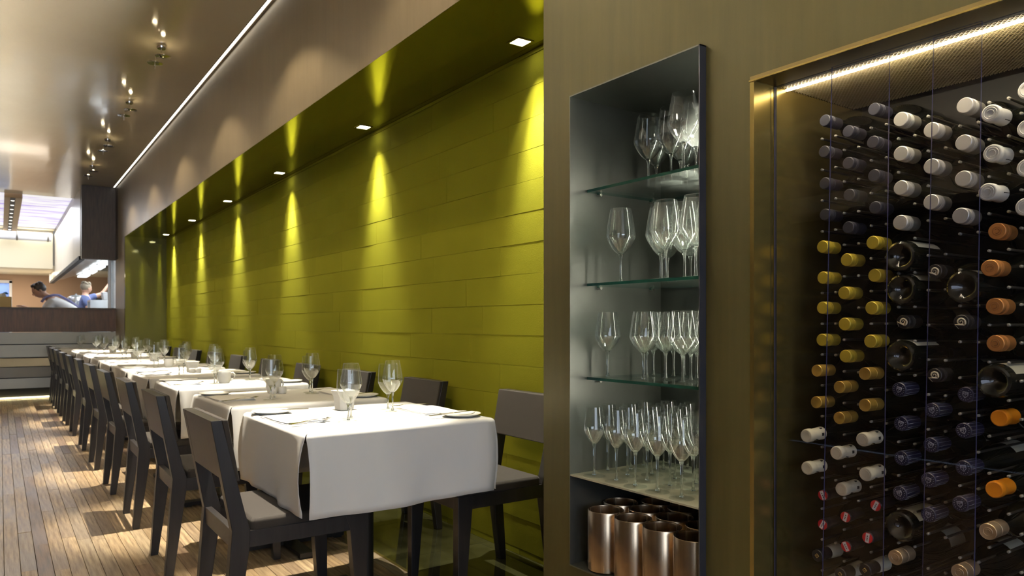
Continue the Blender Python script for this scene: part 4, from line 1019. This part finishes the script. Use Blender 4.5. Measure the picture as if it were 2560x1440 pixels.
def person(name_label, loc, rz, J, hairm, shirtm, group=None, apron=True):
    t = thing('person', name_label, 'person', loc, rz, group)
    V = lambda k: Vector(J[k])
    names = ['pelvis','chest','neck','jaw','crown','shL','elL','wrL','shR','elR','wrR','hipL','knL','anL','toL','hipR','knR','anR','toR']
    idx = {n: i for i, n in enumerate(names)}
    verts = [J[n] for n in names]
    E_ = [('pelvis','chest'),('chest','neck'),('neck','jaw'),('jaw','crown'),('chest','shL'),('shL','elL'),('elL','wrL'),('chest','shR'),('shR','elR'),('elR','wrR'),('pelvis','hipL'),('hipL','knL'),('knL','anL'),('anL','toL'),('pelvis','hipR'),('hipR','knR'),('knR','anR'),('anR','toR')]
    edges = [(idx[a], idx[b]) for a, b in E_]
    rad = {'pelvis':.13,'chest':.135,'neck':.055,'jaw':.072,'crown':.078,'shL':.06,'elL':.042,'wrL':.028,'shR':.06,'elR':.042,'wrR':.028,'hipL':.085,'knL':.055,'anL':.038,'toL':.03,'hipR':.085,'knR':.055,'anR':.038,'toR':.03}
    radii = [rad[n] for n in names]
    # hands: palm plus five fingers on each wrist
    for s_ in ('L', 'R'):
        w = V('wr'+s_); d = (w - V('el'+s_)).normalized(); side = d.cross(Vector((0, 0, 1)))
        side = side.normalized() if side.length > .1 else Vector((1, 0, 0)); dn = d.cross(side)
        pi_ = len(verts); verts.append(tuple(w + d*.055)); radii.append((.034, .017)); edges.append((idx['wr'+s_], pi_))
        for k, (o_, ln) in enumerate(((-.03, .062), (-.01, .075), (.01, .070), (.03, .055))):
            a = len(verts); verts.append(tuple(w + d*.085 + side*o_)); radii.append(.0095); edges.append((pi_, a))
            b = len(verts); verts.append(tuple(w + d*(.085+ln*.55) + side*o_*1.1 + dn*.012)); radii.append(.0085); edges.append((a, b))
            c = len(verts); verts.append(tuple(w + d*(.085+ln*.85) + side*o_*1.1 + dn*.034)); radii.append(.0075); edges.append((b, c))
        a = len(verts); verts.append(tuple(w + d*.04 - side*.042 + dn*.01)); radii.append(.011); edges.append((pi_, a))
        b = len(verts); verts.append(tuple(w + d*.08 - side*.058 + dn*.02)); radii.append(.009); edges.append((a, b))
    skin('body', verts, edges, radii, M_SKIN, t)
    # face pieces and hair around the head
    jaw, cr = V('jaw'), V('crown'); hc = (jaw+cr)/2; up = (cr-jaw).normalized(); f = Vector(J['face']).normalized(); f = (f - up*f.dot(up)).normalized(); sd = up.cross(f)
    Mh = Matrix((( *sd, 0), (*f, 0), (*up, 0), (0,0,0,1))).transposed(); Mh.translation = hc
    def ell(name, c, r, m, cut=None, n=14):
        mb = MB(); rings = []
        for i in range(9):
            a = -pi/2 + pi*i/8; rings.append([tuple(Mh @ Vector((c[0]+r[0]*cos(a)*cos(b), c[1]+r[1]*cos(a)*sin(b), c[2]+r[2]*sin(a)))) for b in [2*pi*j/n for j in range(n)]])
        mb.loft(rings, 0, True, True); return mb.build(name, m, t)
    ell('head', (0, .005, .0), (.078, .098, .118), M_SKIN)
    ell('nose', (0, .100, -.012), (.012, .020, .022), M_SKIN)
    for s_ in (-1, 1):
        ell('eye', (s_*.030, .088, .012), (.013, .009, .007), M_BLACK); ell('ear', (s_*.080, -.005, -.005), (.010, .020, .030), M_SKIN)
    ell('mouth', (0, .090, -.055), (.022, .008, .006), mat('lips', (.42,.16,.13), .5))
    hr = ell('hair', (0, -.022, .035), (.090, .100, .100), hairm)
    for k in range(9):
        a = k*2*pi/9; ell('hair_lock', (.055*cos(a), -.02+.06*sin(a), .115-.02*(k % 2)), (.035, .035, .028), hairm, n=8)
    # clothes
    tv = ['pelvis','chest','neck','shL','elL','shR','elR']; ti = {n: i for i, n in enumerate(tv)}
    nk = V('neck')*.45 + V('chest')*.55
    verts = [J[n] for n in tv]; verts[2] = tuple(nk); verts[4] = tuple(V('shL')*.3+V('elL')*.7); verts[6] = tuple(V('shR')*.3+V('elR')*.7)
    skin('shirt', verts, [(0,1),(1,2),(1,3),(3,4),(1,5),(5,6)], [.15,.155,.085,.080,.062,.080,.062], shirtm, t)
    tv = ['pelvis','hipL','knL','anL','hipR','knR','anR']
    skin('trousers', [J[n] for n in tv], [(0,1),(1,2),(2,3),(0,4),(4,5),(5,6)], [.155,.105,.075,.058,.105,.075,.058], M_TROUS, t)
    if apron:
        mb = MB()
        for s_ in ('L', 'R'):
            sh = V('sh'+s_); ch = V('chest'); nk_ = V('neck'); pv = V('pelvis'); upb = Vector((0,0,1)); pr = (ch-pv).normalized()
            nb = (upb - pr*upb.dot(pr)); nb = nb.normalized() if nb.length > .05 else Vector((0,0,1))
            p1 = sh*.55+nk_*.45
            mb.tube([p1 - nb*.10 + pr*.06, p1 + pr*.07, p1 + nb*.095, (p1+ch)/2 + nb*.135, ch*.7+pv*.3 + nb*.15, pv*.7+ch*.3 + nb*.145], .022, 6)
        mb.build('apron_straps', M_APRON, t)
        fw = -nb; mb = MB(); rows = []
        for q in (0, .25, .5, .75, 1):
            c_ = V('neck')*.3*(1-q)+V('chest')*(.7*(1-q)) + V('pelvis')*q; sdv = pr.cross(fw).normalized()
            rows.append([tuple(c_ + fw*.165*(1 - .15*abs(e)**2) + sdv*e*(.10+.06*q)) for e in (-1, -.5, 0, .5, 1)])
        mb.loft(rows, 0, False, True, False); o = mb.build('apron_bib', M_APRON, t); o.modifiers.new('thickness', 'SOLIDIFY').thickness = .004
    return t
K0 = .3
# cook 1 bends to the left over the pass (local = world offsets from the feet)
J1 = {'pelvis':(0,0,.95),'chest':(-.33,-.02,1.20),'neck':(-.47,-.03,1.315),'jaw':(-.535,-.035,1.345),'crown':(-.60,-.04,1.455),'face':(-1,-.15,-.55),
 'shL':(-.40,-.20,1.21),'elL':(-.55,-.24,1.02),'wrL':(-.74,-.20,1.11),'shR':(-.38,.16,1.23),'elR':(-.55,.19,1.02),'wrR':(-.74,.06,1.10),
 'hipL':(.01,-.10,.90),'knL':(-.03,-.12,.50),'anL':(.03,-.12,.09),'toL':(-.11,-.12,.035),'hipR':(.01,.10,.90),'knR':(-.02,.12,.50),'anR':(.06,.12,.09),'toR':(-.08,.13,.035)}
J2 = {'pelvis':(0,0,.95),'chest':(.0,.0,1.30),'neck':(0,.0,1.46),'jaw':(.015,.0,1.52),'crown':(.03,.0,1.64),'face':(.9,.5,0),
 'shL':(.05,.18,1.38),'elL':(.32,.20,1.48),'wrL':(.46,.22,1.70),'shR':(-.02,-.18,1.37),'elR':(.05,-.26,1.12),'wrR':(.24,-.24,1.06),
 'hipL':(0,.10,.90),'knL':(.03,.11,.50),'anL':(.0,.11,.09),'toL':(.14,.11,.035),'hipR':(0,-.10,.90),'knR':(.02,-.11,.50),'anR':(0,-.11,.09),'toR':(.14,-.11,.035)}
person('cook in white shirt and violet-blue apron bending left over the pass', (1.10, YF+.98, K0), 0, J1, M_HAIRD, M_SHIRT)
person('cook in blue shirt with ash hair raising one arm by the stove', (1.42, 17.2, K0), 0, J2, M_HAIRG, M_NAVYS, None, False)

for _m in bpy.data.materials: _m.cycles.emission_sampling = 'NONE'      # lamps beside each emitter carry its light
# hide nothing, but prototypes that were never placed would lie at the origin
for o in list(bpy.data.objects):
    if o.parent is None and o.type == 'EMPTY' and 'label' not in o.keys():
        for ch in list(o.children): bpy.data.objects.remove(ch)
        bpy.data.objects.remove(o)
